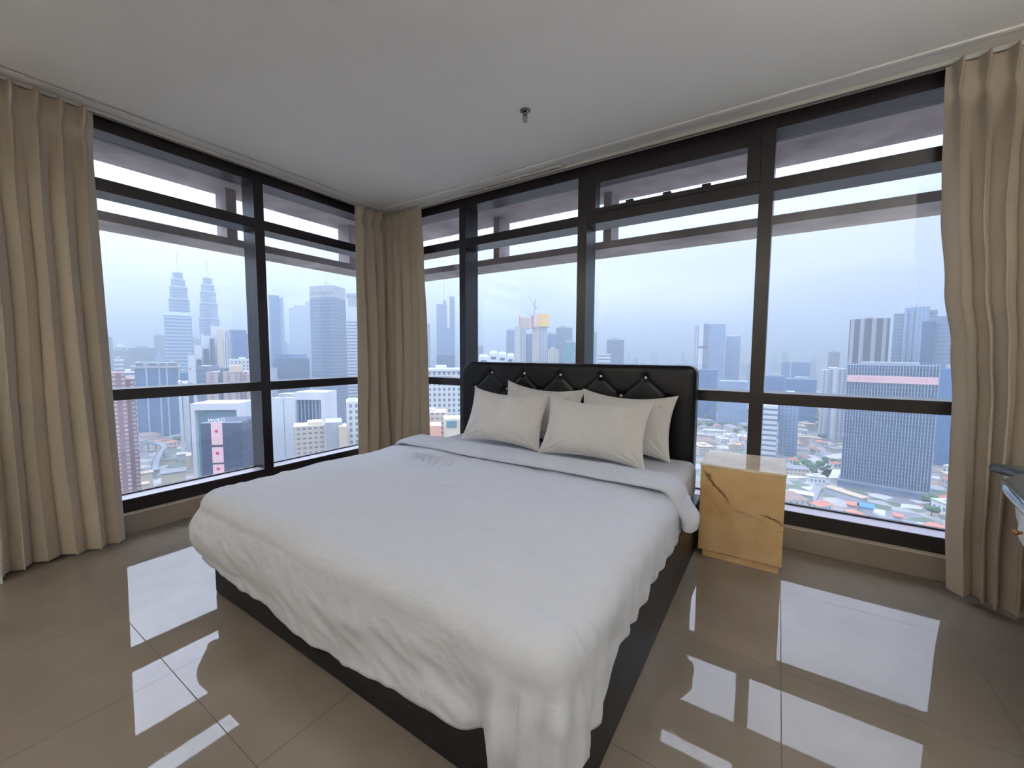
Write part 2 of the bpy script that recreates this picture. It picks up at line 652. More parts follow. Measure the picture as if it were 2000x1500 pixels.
window(1, 'R', 0.04, 1.020, 'narrow window bay beside the corner curtain on the headboard wall')
window(2, 'R', 1.098, 2.286, 'window bay above the left half of the headboard')
window(3, 'R', 2.364, 3.557, 'window bay with opening top sash above the nightstand', casement=True)
window(4, 'R', 3.635, 4.94, 'wide window bay between the nightstand and the right curtain', mull=True)
window(5, 'L', 0.04, 1.335, 'window bay between the corner curtain and the left wall mullion')
window(6, 'L', 1.413, 2.70, 'window bay beside the long left curtain', mull=False)
cpst = MB().prism([(-0.2, -0.04), (0.04, -0.04), (0.04, 0.2), (-0.2, 0.2)], ZB0, ZH1).build('trim_2', M_FRAME)
struct(cpst, 'dark corner post hidden by the corner curtains', 'post')

# ------------------------------------------------------------------ concrete sun shade outside
out1 = MB()
out1.prism([(-1.08, 1.08), (-1.08, -9.0), (-0.2, -9.0), (-0.2, 0.2), (9.0, 0.2), (9.0, 1.08)], 2.83, 3.15)
struct(out1.build('roof_slab', M_CONC), 'concrete slab projecting over the windows outside', 'slab')
bm_ = MB()
bm_.prism([(-1.08, 1.08), (-1.08, -9.0), (-0.7, -9.0), (-0.7, 0.7), (9.0, 0.7), (9.0, 1.08)], 2.265, 2.335)
shade = struct(bm_.build('beam', M_CONC), 'weathered concrete beam running around the building outside the glass', 'beam')
for (x0, x1, y0, y1) in ((0.86, 0.94, 0.8, 1.02), (2.20, 2.28, 0.8, 1.02), (3.54, 3.62, 0.8, 1.02), (4.88, 4.96, 0.8, 1.02),
                         (-1.02, -0.8, -1.29, -1.20), (-1.02, -0.8, -2.63, -2.54), (-1.02, -0.8, 0.05, 0.14)):
    p = bx('post', x0, x1, y0, y1, 2.335, 2.83, M_CONC)
    struct(p, 'short concrete post between beam and slab outside', 'post')

# ------------------------------------------------------------------ curtain tracks
def track(label, x0, x1, y0, y1, along):
    t_ = thing('curtain_track', label, 'curtain rail')
    MB().box(x0, x1, y0, y1, H-0.022, H).build('rail', M_WHITEMETAL, t_, 0.002)
    if along == 'x':
        yc = (y0+y1)/2
        MB().box(x0, x1, yc-0.003, yc+0.003, H-0.0232, H-0.022).build('groove', M_FRAME, t_)
    else:
        xc = (x0+x1)/2
        MB().box(xc-0.003, xc+0.003, y0, y1, H-0.0232, H-0.022).build('groove', M_FRAME, t_)
    return t_


track('white curtain rail on the ceiling along the headboard windows', 0.10, 5.0, -0.085, -0.055, 'x')
track('white curtain rail on the ceiling along the left windows', 0.055, 0.085, -3.3, -0.10, 'y')
st = track('short broken white rail beside the main one above the bed', 1.25, 2.20, -0.135, -0.115, 'x')
for x in (1.45, 1.80, 2.19):
    MB().box(x-0.012, x+0.012, -0.14, -0.105, H-0.034, H-0.022).build('bracket', M_WHITEMETAL, st, 0.002)
M_TAPE = pbr('paint_remnant', S(210, 205, 196), rough=0.9)

# ------------------------------------------------------------------ curtains
def interp(tab, z):
    """tab: (z, value) from top to foot"""
    if z >= tab[0][0]:
        return tab[0][1]
    for (z0, v0), (z1, v1) in zip(tab, tab[1:]):
        if z1 <= z <= z0:
            k = (z-z1)/(z0-z1)
            k = k*k*(3-2*k)
            return v1+(v0-v1)*k
    return tab[-1][1]


def curtain(label, P0, P1, nrm, folds, z0, seed, amp=0.05, flare=0.0, edge0=None, edge1=None, group='beige floor length curtains'):
    """P0 -> P1 along the track, nrm towards the room. Omega shaped folds that overlap, pinch pleats at the
    heading; edge0 / edge1 = tables (height, shift along the track) for the two vertical edges."""
    root = thing('curtain', label, 'curtain', loc=(P0[0], P0[1], 0), group=group)
    P0, P1, N = Vector((*P0, 0)), Vector((*P1, 0)), Vector((*nrm, 0))
    T = (P1-P0)
    L = T.length
    T = T/L
    nu, nv = int(folds*36)+1, 96
    zt = H-0.024
    rnd = random.Random(seed)
    amps = [rnd.uniform(0.6, 1.3) for _ in range(folds+3)]
    wid = [rnd.uniform(0.6, 1.5) for _ in range(folds)]
    tot = sum(wid)
    cum = [0.0]
    for q in wid:
        cum.append(cum[-1]+q/tot)
    pitch = L/folds

    def f(i, j):
        u = i/(nu-1)
        z = z0+(zt-z0)*j/(nv-1)
        dz = zt-z
        w = dz/(zt-z0)
        ph = u*folds
        k = min(folds-1, int(ph))
        fr_ = ph-k
        ub = cum[k]+(cum[k+1]-cum[k])*fr_            # uneven fold widths in the body
        body = sst(0.10, 0.75, dz)
        uu = u+(ub-u)*body
        A = amps[k]+(amps[min(k+1, folds)]-amps[k])*sst(0.0, 1.0, fr_)
        c = 0.5-0.5*math.cos(2*math.pi*ph)
        # heading: narrow pinched ridge, gathered at 14 cm; body: round omega folds
        ridge = c**5
        pin = math.exp(-((dz-0.15)/0.05)**2)
        head = ridge*(0.062-0.034*pin)+0.012*(1-pin)*c
        low = (c**0.85)*amp*A*(0.85+0.5*w)
        d = head*(1-body)+low*body
        d += 0.010*body*nz1(u*folds*1.7+seed, z*1.3, seed)
        d += 0.05*body*w*nz1(u*2.6+seed*2, w*0.7, 4.0)
        d += flare*w**1.2*(0.6+0.9*u)
        t_ = uu*L
        t_ += -math.sin(4*math.pi*ph)*pitch*(0.13*body+0.06*(1-body)*pin)*A*(0 if u in (0, 1) else 1)
        # folds lean sideways on the way down
        t_ += 0.55*pitch*body*nz1(u*3.3+seed*5, w*1.4, 2.0)*math.sin(math.pi*u)**0.5*min(1, 1.5*w+0.3)
        if edge0:
            t_ += interp(edge0, z)*(1-u)**1.5
        if edge1:
            t_ += interp(edge1, z)*u**1.5
        q = P0+T*t_+N*(d+0.004)
        return (q.x-P0.x, q.y-P0.y, z+0.008*nz1(ph*1.3, seed)*w)
    o = grid_obj('cloth', nu, nv, f, M_CURT, root)
    md = o.modifiers.new('thick', 'SOLIDIFY')
    md.thickness = 0.0025
    md2 = o.modifiers.new('smooth', 'SUBSURF')
    md2.levels = md2.render_levels = 1
    return root


curtain('tall beige curtain beside the left window, its foot on the floor at far left', (0.07, -3.22), (0.07, -2.365), (1, 0), 9, 0.02, 3, amp=0.075, flare=0.045,
        edge1=[(2.7, 0.0), (2.5, -0.012), (0.0, 0.0)])
curtain('beige curtain bunched in the corner on the left window rail', (0.07, -0.495), (0.07, -0.045), (1, 0), 4, 0.03, 12, amp=0.06, flare=0.0, group=None,
        edge0=[(2.7, 0.0), (1.7, -0.005), (0.2, -0.025)])
curtain('beige curtain bunched in the corner on the headboard wall rail', (0.075, -0.075), (0.585, -0.075), (0, -1), 5, 0.03, 19, amp=0.06, flare=0.0, group=None,
        edge1=[(2.71, 0.0), (2.25, 0.03), (1.6, 0.06), (0.3, 0.075)])
curtain('tall beige curtain to the right of the windows, behind the vanity table', (4.365, -0.07), (5.02, -0.07), (0, -1), 7, 0.02, 31, amp=0.085, flare=0.10,
        edge0=[(2.7, 0.0), (2.3, 0.01), (2.0, 0.02), (1.6, 0.055), (1.3, 0.095), (1.0, 0.115), (0.4, 0.12), (0.0, 0.14)])

# ------------------------------------------------------------------ sprinkler
sp_r = thing('sprinkler', 'small metal fire sprinkler head in the middle of the ceiling', 'sprinkler', loc=(2.323, -0.89, H))
MB().lathe([(0.0, -0.012), (0.016, -0.012), (0.030, -0.006), (0.034, -0.001), (0.034, 0.0)], n=24).build('escutcheon', M_CHROME, sp_r, smooth=True)
MB().lathe([(0.0, -0.026), (0.012, -0.026), (0.014, -0.012), (0.0, -0.012)], n=16).build('nozzle', M_CHROME, sp_r, smooth=True)
fr_m = MB()
for s_ in (-1, 1):
    fr_m.bar((s_*0.012, 0, -0.024), (s_*0.014, 0, -0.048), 0.003)
    fr_m.bar((s_*0.014, 0, -0.048), (s_*0.004, 0, -0.060), 0.003)
fr_m.build('frame_arm', M_CHROME, sp_r)
MB().bar((0, 0, -0.026), (0, 0, -0.058), 0.0028).build('glass_bulb', pbr('bulb_red', S(120, 40, 36), rough=0.1), sp_r)
MB().lathe([(0.0, -0.064), (0.015, -0.066), (0.016, -0.062), (0.0, -0.060)], n=16).build('deflector', M_CHROME, sp_r)

# ------------------------------------------------------------------ ceiling lamp behind the camera (seen mirrored in glass and floor), then added fill lights
M_LAMP, t_l, o_l = new_mat('lamp_glow')
em = nd(t_l, 'ShaderNodeEmission')
em.inputs[0].default_value = (1.0, 0.86, 0.66, 1)
em.inputs[1].default_value = 9.0
t_l.links.new(em.outputs[0], o_l.inputs[0])
lr = thing('downlight', 'small round recessed warm ceiling light at the foot of the bed', 'ceiling light', loc=(1.77, -2.9, H))
MB().lathe([(0.052, -0.012), (0.072, -0.008), (0.075, 0.0)], n=32).build('rim', M_WHITEMETAL, lr, smooth=True)
MB().lathe([(0.0, -0.006), (0.052, -0.006)], n=32).build('diffuser', M_LAMP, lr)
M_FILL_LAMP, t_l, o_l = new_mat('fill_lamp_glow')
em = nd(t_l, 'ShaderNodeEmission')
em.inputs[0].default_value = (0.95, 0.97, 0.92, 1)
em.inputs[1].default_value = FILL_LAMP
t_l.links.new(em.outputs[0], o_l.inputs[0])
for ly in (-1.4, -2.0, -2.6, -3.2):  # row of ceiling lights added out of view to brighten the room
    lr = thing('added_ceiling_light', 'added unseen frosted ceiling light in the row along the right wall', 'ceiling light', loc=(5.22, ly, H), group='added ceiling lights along the right wall')
    MB().lathe([(0.19, -0.05), (0.20, -0.04), (0.205, 0.0)], n=32).build('rim', M_WHITEMETAL, lr, smooth=True)
    MB().lathe([(0.0, -0.062), (0.10, -0.06), (0.19, -0.048)], n=32).build('diffuser', M_FILL_LAMP, lr, smooth=True)

M_FILL_UPLAMP, t_l, o_l = new_mat('fill_uplight_glow')
em = nd(t_l, 'ShaderNodeEmission')
em.inputs[0].default_value = (0.98, 0.99, 0.955, 1)
em.inputs[1].default_value = FILL_UPLAMP
t_l.links.new(em.outputs[0], o_l.inputs[0])
for (ux, uy, ul) in ((5.3, -2.5, 'beside the vanity table'), (4.6, -4.7, 'behind the viewer on the right'), (0.6, -5.5, 'behind the viewer on the left'), (2.4, -6.2, 'by the back wall')):  # unseen uplighters added to lift the ceiling and room brightness
    lr = thing('added_uplighter', 'added unseen white uplighter with an opaque bowl '+ul, 'floor lamp', loc=(ux, uy, 0))
    MB().lathe([(0.0, 0.0), (0.15, 0.0), (0.15, 0.02), (0.02, 0.035)], n=24).build('base', M_WHITEMETAL, lr, smooth=True)
    MB().bar((0, 0, 0.02), (0, 0, 1.80), 0.014, 12).build('pole', M_WHITEMETAL, lr)
    MB().lathe([(0.0, 1.78), (0.06, 1.79), (0.14, 1.84), (0.18, 1.92), (0.175, 1.92), (0.135, 1.85), (0.0, 1.80)], n=32).build('bowl_shade', M_WHITEMETAL, lr, smooth=True)
    MB().lathe([(0.14, 1.862), (0.0, 1.862)], n=32).build('lit_disc', M_FILL_UPLAMP, lr)

# ------------------------------------------------------------------ bed
bed = thing('bed', 'large bed with black padded base and tall button tufted black headboard', 'bed', loc=(2.25, -1.2, 0))
OX, OY = 2.25, -1.2


def rounded_rect(x0, x1, y0, y1, r, seg=8):
    pts = []
    for (cx, cy_, a0) in ((x1-r, y0+r, -math.pi/2), (x1-r, y1-r, 0), (x0+r, y1-r, math.pi/2), (x0+r, y0+r, math.pi)):
        for k in range(seg+1):
            a = a0+math.pi/2*k/seg
            pts.append((cx+r*math.cos(a), cy_+r*math.sin(a)))
    return pts


bb = MB()
bb.prism(rounded_rect(1.28-OX, 3.315-OX, -2.285-OY, -0.19-OY, 0.03), 0.0, 0.30)
bb.build('bed_base', M_LEATHER, bed, bevel=0.012)

# headboard: tufted front as a dense grid, thick body behind
HX0, HX1, HZ0, HZ1, HR = 1.195, 3.252, 0.02, 1.175, 0.12
HRL, HRR = 0.135, 0.06
tufts = []
for x in (1.21, 1.55, 1.893, 2.236, 2.58, 2.918):
    for z in (1.083, 0.79):
        if x > 1.3:
            tufts.append((x, z))
for x in (1.362, 1.705, 2.049, 2.392, 2.735, 3.078):
    for z in (0.943, 0.635):
        tufts.append((x, z))


def hb_point(u, w):
    """u, w in 0..1 -> rounded-corner outline coordinates (x, z)."""
    x = HX0+(HX1-HX0)*u
    z = HZ0+(HZ1-HZ0)*w
    return x, z


def hb_clip(x, z):
    # pull points into the rounded top corners
    for cx, sg, HR in ((HX0+HRL, -1, HRL), (HX1-HRR, 1, HRR)):
        dx = (x-cx)*sg
        dz = z-(HZ1-HR)
        if dx > 0 and dz > 0:
            mx_ = max(dx, dz)
            dd = math.hypot(dx, dz)
            if dd > 1e-9:
                k = mx_/dd
                return cx+sg*dx*k, HZ1-HR+dz*k
    return x, z


def hb_depth(x, z):
    """padding thickness at x, z: buttons pull in, diagonal creases join them, edges roll away."""
    e = min(x-HX0, HX1-x, HZ1-z)
    cxs = None
    for cx, sg, HR in ((HX0+HRL, -1, HRL), (HX1-HRR, 1, HRR)):
        if (x-cx)*sg > 0 and z > HZ1-HR:
            e = HR-math.hypot(x-cx, z-(HZ1-HR))
    e = max(0.0, e)
    d = 0.035*(1-(1-min(1, e/0.05))**2)**0.5 if e < 0.05 else 0.035
    for (tx, tz) in tufts:
        r = math.hypot(x-tx, (z-tz))
        d -= 0.020*math.exp(-(r/0.026)**2)
    # diagonal creases between buttons
    for (tx, tz) in tufts:
        for sg in (-1, 1):
            ex, ez = tx+sg*0.1715, tz-0.147
            if ez < 0.45 or ex < HX0+0.05 or ex > HX1-0.05:
                continue
            dx, dz = ex-tx, ez-tz
            L = math.hypot(dx, dz)
            al = ((x-tx)*dx+(z-tz)*dz)/L
            ac = abs((x-tx)*dz-(z-tz)*dx)/L
            if -0.01 < al < L+0.01:
                d -= 0.0065*math.exp(-(ac/0.013)**2)
        if tz > 1.0:     # short folds running up over the top edge
            ac = abs(x-tx+(z-tz)*0.12)
            if z > tz:
                d -= 0.005*math.exp(-(ac/0.010)**2)*sst(0.0, 0.02, z-tz)
    return d


nu_, nv_ = 330, 190


def hbf(i, j):
    x, z = hb_point(i/(nu_-1), j/(nv_-1))
    x, z = hb_clip(x, z)
    return (x-OX, -0.165-hb_depth(x, z)-OY, z)


grid_obj('headboard_padding', nu_, nv_, hbf, M_LEATHER, bed)
outl = [(HX0, HZ0), (HX1, HZ0)]
for k in range(9):
    a = math.pi/2*k/8
    outl.append((HX1-HRR+HRR*math.cos(a), HZ1-HRR+HRR*math.sin(a)))
for k in range(9):
    a = math.pi/2+math.pi/2*k/8
    outl.append((HX0+HRL+HRL*math.cos(a), HZ1-HRL+HRL*math.sin(a)))
hbm = MB()
n_ = len(outl)
YF, YB = -0.166-OY, -0.075-OY
for i in range(n_):
    a, b_ = outl[i], outl[(i+1) % n_]
    hbm.face([(a[0]-OX, YF, a[1]), (b_[0]-OX, YF, b_[1]), (b_[0]-OX, YB, b_[1]), (a[0]-OX, YB, a[1])])
hbm.face([(p[0]-OX, YF, p[1]) for p in outl])
hbm.face([(p[0]-OX, YB, p[1]) for p in reversed(outl)])
hbm.build('headboard_frame', M_LEATHER, bed, merge=True)
for (tx, tz) in tufts:
    d = hb_depth(tx, tz)
    s = MB().lathe([(0.0, 0.010), (0.006, 0.009), (0.011, 0.005), (0.0125, 0.0), (0.008, -0.004), (0.0, -0.005)][::-1], n=10).build('crystal_button', M_CRYSTAL, bed)
    s.rotation_euler = (math.pi/2, 0, 0)
    s.location = (tx-OX, -0.165-d-OY-0.005, tz)

# mattress in a fitted sheet
mat_o = MB()
mat_o.prism(rounded_rect(1.315, 3.285, -2.27, -0.205, 0.07), 0.302, 0.535)
mo_ = mat_o.build('mattress', M_SHEET, bevel=0.05, merge=True)
for p in mo_.data.polygons:
    p.use_smooth = True
tag(mo_, 'thick mattress in a white fitted sheet, bare strip showing by the headboard', 'mattress')

# duvet: concentric loops over the top, rolling over the edges and hanging
DX0, DX1, DY0, DY1 = 1.265, 3.325, -2.345, -0.98
DZ = 0.560
RC = 0.10


def outline(p):
    """p in 0..1 -> (x, y, nx, ny, tagname, local) clockwise from head-left down the left side, the foot, up the right side, the head."""
    Ls = [DY1-DY0-RC, RC*math.pi/2, DX1-DX0-2*RC, RC*math.pi/2, DY1-DY0-RC, DX1-DX0]
    tot = sum(Ls)
    s = p*tot
    if s < Ls[0]:
        return DX0, DY1-s, -1, 0, 'left', s/Ls[0]
    s -= Ls[0]
    if s < Ls[1]:
        a = s/RC
        return DX0+RC-RC*math.cos(a), DY0+RC-RC*math.sin(a), -math.cos(a), -math.sin(a), 'c1', s/Ls[1]
    s -= Ls[1]
    if s < Ls[2]:
        return DX0+RC+s, DY0, 0, -1, 'foot', s/Ls[2]
    s -= Ls[2]
    if s < Ls[3]:
        a = s/RC
        return DX1-RC+RC*math.sin(a), DY0+RC-RC*math.cos(a), math.sin(a), -math.cos(a), 'c2', s/Ls[3]
    s -= Ls[3]
    if s < Ls[4]:
        return DX1, DY0+RC+s, 1, 0, 'right', s/Ls[4]
    s -= Ls[4]
    return DX1-s, DY1, 0, 1, 'head', s/Ls[5]


NP, NT, NS = 760, 46, 40


def drop(tg, l, x, y):
    rip = 0.010*nz1(x*7, y*7, 3.3)+0.006*nz1(x*22, y*22, 1.3)
    if tg == 'left':
        return 0.30*sst(0.0, 0.06, l)+rip
    if tg == 'c1':
        return 0.30+0.06*l+rip
    if tg == 'foot':
        return 0.36+0.04*math.sin(l*math.pi*0.9)-0.02*sst(0.55, 0.8, l)+0.16*sst(0.93, 1.0, l)+rip
    if tg == 'c2':
        return 0.50+0.02*math.sin(l*3.1)-0.16*sst(0.55, 1.0, l)+rip
    if tg == 'right':
        return (0.36-0.10*sst(0.0, 0.28, l)-0.025*l)*(1-sst(0.97, 1.0, l)*0.9)+rip
    return 0.0


def top_wr(x, y):
    """wrinkles on the flat top"""
    d = 0.006*fbm(x*1.6, y*1.6, 2.0)
    # long creases fanning towards the foot corners
    q = (x*0.55+y*0.83)
    r = (x*0.83-y*0.55)
    d += 0.0042*(1-abs(nz1(r*1.4+0.5*nz1(x*3, y*3), q*6.0, 7.0))*2)*sst(-0.9, -1.9, y) if y < -0.9 else 0
    d += 0.003*(1-abs(nz1(x*2.2, y*9.0+2*nz1(x*2, y*2), 4.0))*2)
    # a cluster of little crinkles near the head left
    c = math.exp(-(((x-1.85)/0.22)**2+((y+1.28)/0.08)**2))
    d += 0.006*c*math.sin((x*1.0+y*0.5)*115+3*nz1(x*9, y*9))
    return d


def duvet_pt(i, j):
    x, y, nx, ny, tg, l = outline(i/NP)
    D = drop(tg, l, x, y)
    if j < NT:
        k = (j/(NT-1))**0.9
        cx, cy_ = 2.30, -1.62
        r_roll = 0.075
        ex, ey = (x-nx*r_roll if tg != 'head' else x), (y-ny*r_roll if tg != 'head' else y)
        X = cx+(ex-cx)*k
        Y = cy_+(ey-cy_)*k
        Z = DZ+2.0*top_wr(X, Y)
        edge_d = min(X-DX0, DX1-X, Y-DY0)
        Z -= 0.018*(1-sst(0.05, 0.45, edge_d))
        return (X, Y, Z)
    q = (j-NT+1)/NS*D                      # distance past the edge
    r_roll = 0.075
    ex, ey = x-nx*r_roll, y-ny*r_roll
    if tg == 'head':
        return (x, y, DZ-0.004+2.0*top_wr(x, y)-0.018*(1-sst(0.05, 0.45, min(x-DX0, DX1-x)))-(j-NT+1)*0.0004)
    zb = DZ-0.018+2.0*top_wr(ex, ey)
    ql = r_roll*math.pi/2
    if q < ql:
        a = q/r_roll
        X, Y, Z = ex+nx*r_roll*math.sin(a), ey+ny*r_roll*math.sin(a), zb-r_roll*(1-math.cos(a))
        hang = 0
    else:
        hang = q-ql
        X, Y, Z = x, y, zb-r_roll-hang
    s = i/NP*6.0
    g = sst(0.0, 0.12, hang)
    bulge = 0.0
    if tg in ('left', 'c1'):
        bulge = 0.045*math.sin(min(1, hang/0.2)*math.pi)*0.9
    elif tg == 'foot':
        bulge = 0.045*(1-l)**2*math.sin(min(1, hang/0.22)*math.pi)+0.006*hang/0.2
    elif tg == 'right':
        # gathered scallops along the right edge
        w_ = nz1(y*5.5, hang*3, 8.0)
        bulge = 0.006*math.sin(y*46+5*w_+hang*14)*sst(0.02, 0.1, q)*(1-0.7*sst(0.4, 0.8, l))+0.006
    # soft hanging folds
    fold = 0.013*nz1(s*5.2, hang*3.0, 5.0)+0.005*nz1(s*12+hang*6, hang*9, 9.0)+0.004*(1-abs(nz1(s*9-hang*12, hang*10, 2.0))*3)
    if tg == 'foot':
        # swags drooping between the corners
        fold += 0.008*math.sin((x*2.2+hang*9)*3.1)*g*sst(0.3, 0.9, l)
        fold += 0.032*math.exp(-((l-0.965)/0.012)**2)*g-0.045*math.exp(-((l-0.925)/0.016)**2)*sst(0.05, 0.25, hang)
    if tg == 'c2':
        fold += 0.016*math.sin(l*math.pi*4.2+hang*5)*g+0.012*g
    if tg == 'right':
        fold += 0.016*math.exp(-((l-0.04)/0.02)**2)*math.sin(l*90)*g*0.6
    o_ = bulge+fold*g
    return (X+nx*o_, Y+ny*o_, Z)


duv = grid_obj('duvet', NP, NT+NS, duvet_pt, M_SHEET, close_u=True)
md = duv.modifiers.new('thick', 'SOLIDIFY')
md.thickness = 0.006
md.offset = -1
tag(duv, 'plain white duvet spread over the bed and hanging over its foot', 'duvet')

# folded-back cuff, swept across the bed and over its right side
def cuff_path(s):
    """s in 0..1 from the left edge over the top to the hanging right tip: position of the strip centre and its frame"""
    xl, xr = 1.30, 3.315
    r = 0.075
    top = xr-xl-2*r
    q = r*math.pi/2
    tail = 0.15
    ltail = 0.05
    tot = ltail+q+top+q+tail
    d = s*tot
    z0 = 0.588
    if d < ltail:
        return xl-0.0, z0-r-(ltail-d), (-1, 0), 0.0
    d -= ltail
    if d < q:
        a = d/r
        return xl+r-r*math.cos(a), z0-r+r*math.sin(a), (-math.cos(a), math.sin(a)), 0.0
    d -= q
    if d < top:
        return xl+r+d, z0, (0, 1), d/top
    d -= top
    if d < q:
        a = d/r
        return xr-r+r*math.sin(a), z0-r+r*math.cos(a), (math.sin(a), math.cos(a)), 1.0
    d -= q
    return xr+0.012+0.05*sst(0.0, 0.09, d), z0-r-d, (1, 0), 1.0


CN, CM = 300, 36


def cuff_pt(i, j):
    # i around the flattened roll, j along the bed width
    s = j/(CN-1)
    x, z, (nx, nzz), tp = cuff_path(s)
    a = 2*math.pi*i/CM
    half = 0.145-0.035*sst(0.75, 1.0, s)+0.02*nz1(s*4, 2.0)
    half *= 1-0.75*sst(0.985, 1.0, s)
    yc = -0.955+0.10*(0.5-s)*0+0.02*nz1(s*3.0, 5.0)-0.03*sst(0.8, 1.0, s)
    ca, sa = math.cos(a), math.sin(a)
    e = math.copysign(abs(ca)**0.8, ca)
    th = (0.021+0.014*sst(0.86, 0.95, s))*(1+0.35*nz1(s*9, ca*2))
    th *= 1-0.6*sst(0.985, 1.0, s)
    t_ = math.copysign(abs(sa)**0.8, sa)*th
    y = yc+e*half
    w_ = 0.005*nz1(s*26+ca*1.2, ca*1.5, 3.0)+0.004*nz1(s*60, ca*2.0, 1.0)*sst(0.7, 0.9, s)
    t_ += w_ if sa > 0 else 0
    return (x+nx*t_, y, z+nzz*t_-0.012*(1-sst(0.0, 0.1, tp))*0)


cuff = grid_obj('folded_cuff', CM, CN, cuff_pt, M_SHEET, close_u=True)
# close the two ends
bm = bmesh.new()
bm.from_mesh(cuff.data)
bmesh.ops.holes_fill(bm, edges=[e for e in bm.edges if e.is_boundary])
bm.to_mesh(cuff.data)
bm.free()
cuff.parent = duv

# ------------------------------------------------------------------ pillows
def pillow(label, cx, cy_, cz, w, h, T, lean, rz, seed, roll=0.0, ears=0.11):
    """stands on its long edge, leaning back by lean radians; origin at its bottom middle"""
    n1, n2 = 90, 60
    rnd = random.Random(seed)
    ox, oy = rnd.uniform(0, 50), rnd.uniform(0, 50)

    def side(sg):
        def f(i, j):
            u = -1+2*i/(n1-1)
            v = -1+2*j/(n2-1)
            # denser near the rim
            u = math.sin(u*math.pi/2)
            v = math.sin(v*math.pi/2)
            ex = 1-ears*(1-v*v)*0.9
            ez = 1-ears*1.5*(1-u*u)*0.9
            X = w/2*u*ex
            Z = h/2*v*ez
            b = ((1-abs(u)**3.2)*(1-abs(v)**2.6))
            t_ = T/2*max(0, b)**0.55
            rim = 1-sst(0.86, 1.0, max(abs(u), abs(v)))
            # wrinkles radiate from the four corners and gather on the short sides
            wr = 0.0
            for (sx, sz_) in ((-1, -1), (1, -1), (-1, 1), (1, 1)):
                dx, dz = (u-sx)*w/2, (v-sz_)*h/2
                r = math.hypot(dx, dz)
                an = math.atan2(dz, dx)
                wr += 0.010*math.exp(-(r/0.19)**2)*nz1(an*5.5+ox, r*2, sx*3+sz_)*sst(0.0, 0.05, r)
            wr += 0.004*nz1(X*9+ox, Z*5+oy, sg)+0.006*fbm(X*3+ox, Z*3+oy, 1.0)
            wr += 0.009*math.exp(-((v-0.86)/0.28)**2)*nz1(X*26+ox+Z*8, Z*5)
            wr += 0.006*(1-abs(nz1((X+Z*0.6)*6+ox, (Z-X*0.4)*1.4+oy))*4)*0.4
            t_ += wr*rim*1.9
            Y = -sg*t_
            sag = 0.018*(1-u*u)*(1 if v > 0 else 0)*v
            return (X, Y, Z+h/2-sag)
        return f
    vs, fs = [], []
    for sg in (1, -1):
        f = side(sg)
        base = len(vs)
        vs += [f(i, j) for j in range(n2) for i in range(n1)]
        for j in range(n2-1):
            for i in range(n1-1):
                a = [base+j*n1+i, base+j*n1+i+1, base+(j+1)*n1+i+1, base+(j+1)*n1+i]
                fs.append(tuple(a if sg == 1 else reversed(a)))
    me = bpy.data.meshes.new('pillow')
    me.from_pydata(vs, [], fs)
    bm = bmesh.new()
    bm.from_mesh(me)
    bmesh.ops.remove_doubles(bm, verts=bm.verts, dist=0.0004)
    bm.to_mesh(me)
    bm.free()
    me.materials.append(M_PILLOW)
    for p in me.polygons:
        p.use_smooth = True
    o = bpy.data.objects.new('pillow', me)
    COL.objects.link(o)
    o.matrix_world = Matrix.Translation((cx, cy_, cz)) @ Matrix.Rotation(rz, 4, 'Z') @ Matrix.Rotation(-lean, 4, 'X') @ Matrix.Rotation(roll, 4, 'Y')
    tag(o, label, 'pillow', 'four white pillows against the headboard')
    return o


pillow('white pillow standing behind the left front one, its peaked corner highest', 2.10, -0.36, 0.55, 0.72, 0.47, 0.13, 0.26, 0.02, 1, roll=0.06, ears=0.11)
pillow('white pillow behind the right front one, its corner pointing at the nightstand side', 2.80, -0.38, 0.55, 0.70, 0.45, 0.13, 0.28, -0.03, 2, roll=0.02, ears=0.11)
pillow('cream tinted white pillow in front on the left side of the bed', 1.93, -0.62, 0.545, 0.72, 0.46, 0.16, 0.42, 0.05, 3, roll=0.02)
pillow('front right white pillow with a centre seam, overlapping its left neighbour', 2.68, -0.66, 0.545, 0.76, 0.44, 0.16, 0.40, -0.02, 4)

# ------------------------------------------------------------------ nightstand
ns = thing('nightstand', 'honey coloured onyx cube nightstand with dark veins, right of the bed', 'nightstand', loc=(3.557, -0.235, 0))
MB().box(-0.218, 0.218, -0.218, 0.198, 0.045, 0.570).build('cube_body', M_ONYX, ns, bevel=0.004)
M_ONYXTOP_SHEEN = pbr('onyx_top_sheen', S(238, 220, 190), rough=0.07, noise_scale=6, noise_amt=0.15, ior=1.6)  # paler than the body: window reflection put into the top's colour
MB().box(-0.221, 0.221, -0.221, 0.201, 0.570, 0.586).build('top_slab', M_ONYXTOP_SHEEN, ns, bevel=0.003)
MB().box(-0.195, 0.205, -0.205, 0.180, 0.0, 0.045).build('plinth', M_ONYX, ns, bevel=0.003)

# ------------------------------------------------------------------ vanity table at the right edge
vt = thing('vanity_table', 'cream carved table with dark granite top cut off at the right edge', 'table', loc=(5.0, -1.1, 0))
top = [(4.560, -0.335), (4.612, -0.49), (4.495, -0.67), (4.465, -0.79), (4.443, -0.93), (4.426, -1.08), (4.42, -1.30), (4.44, -1.50), (4.60, -1.62), (5.3, -1.62), (5.3, -0.335)]


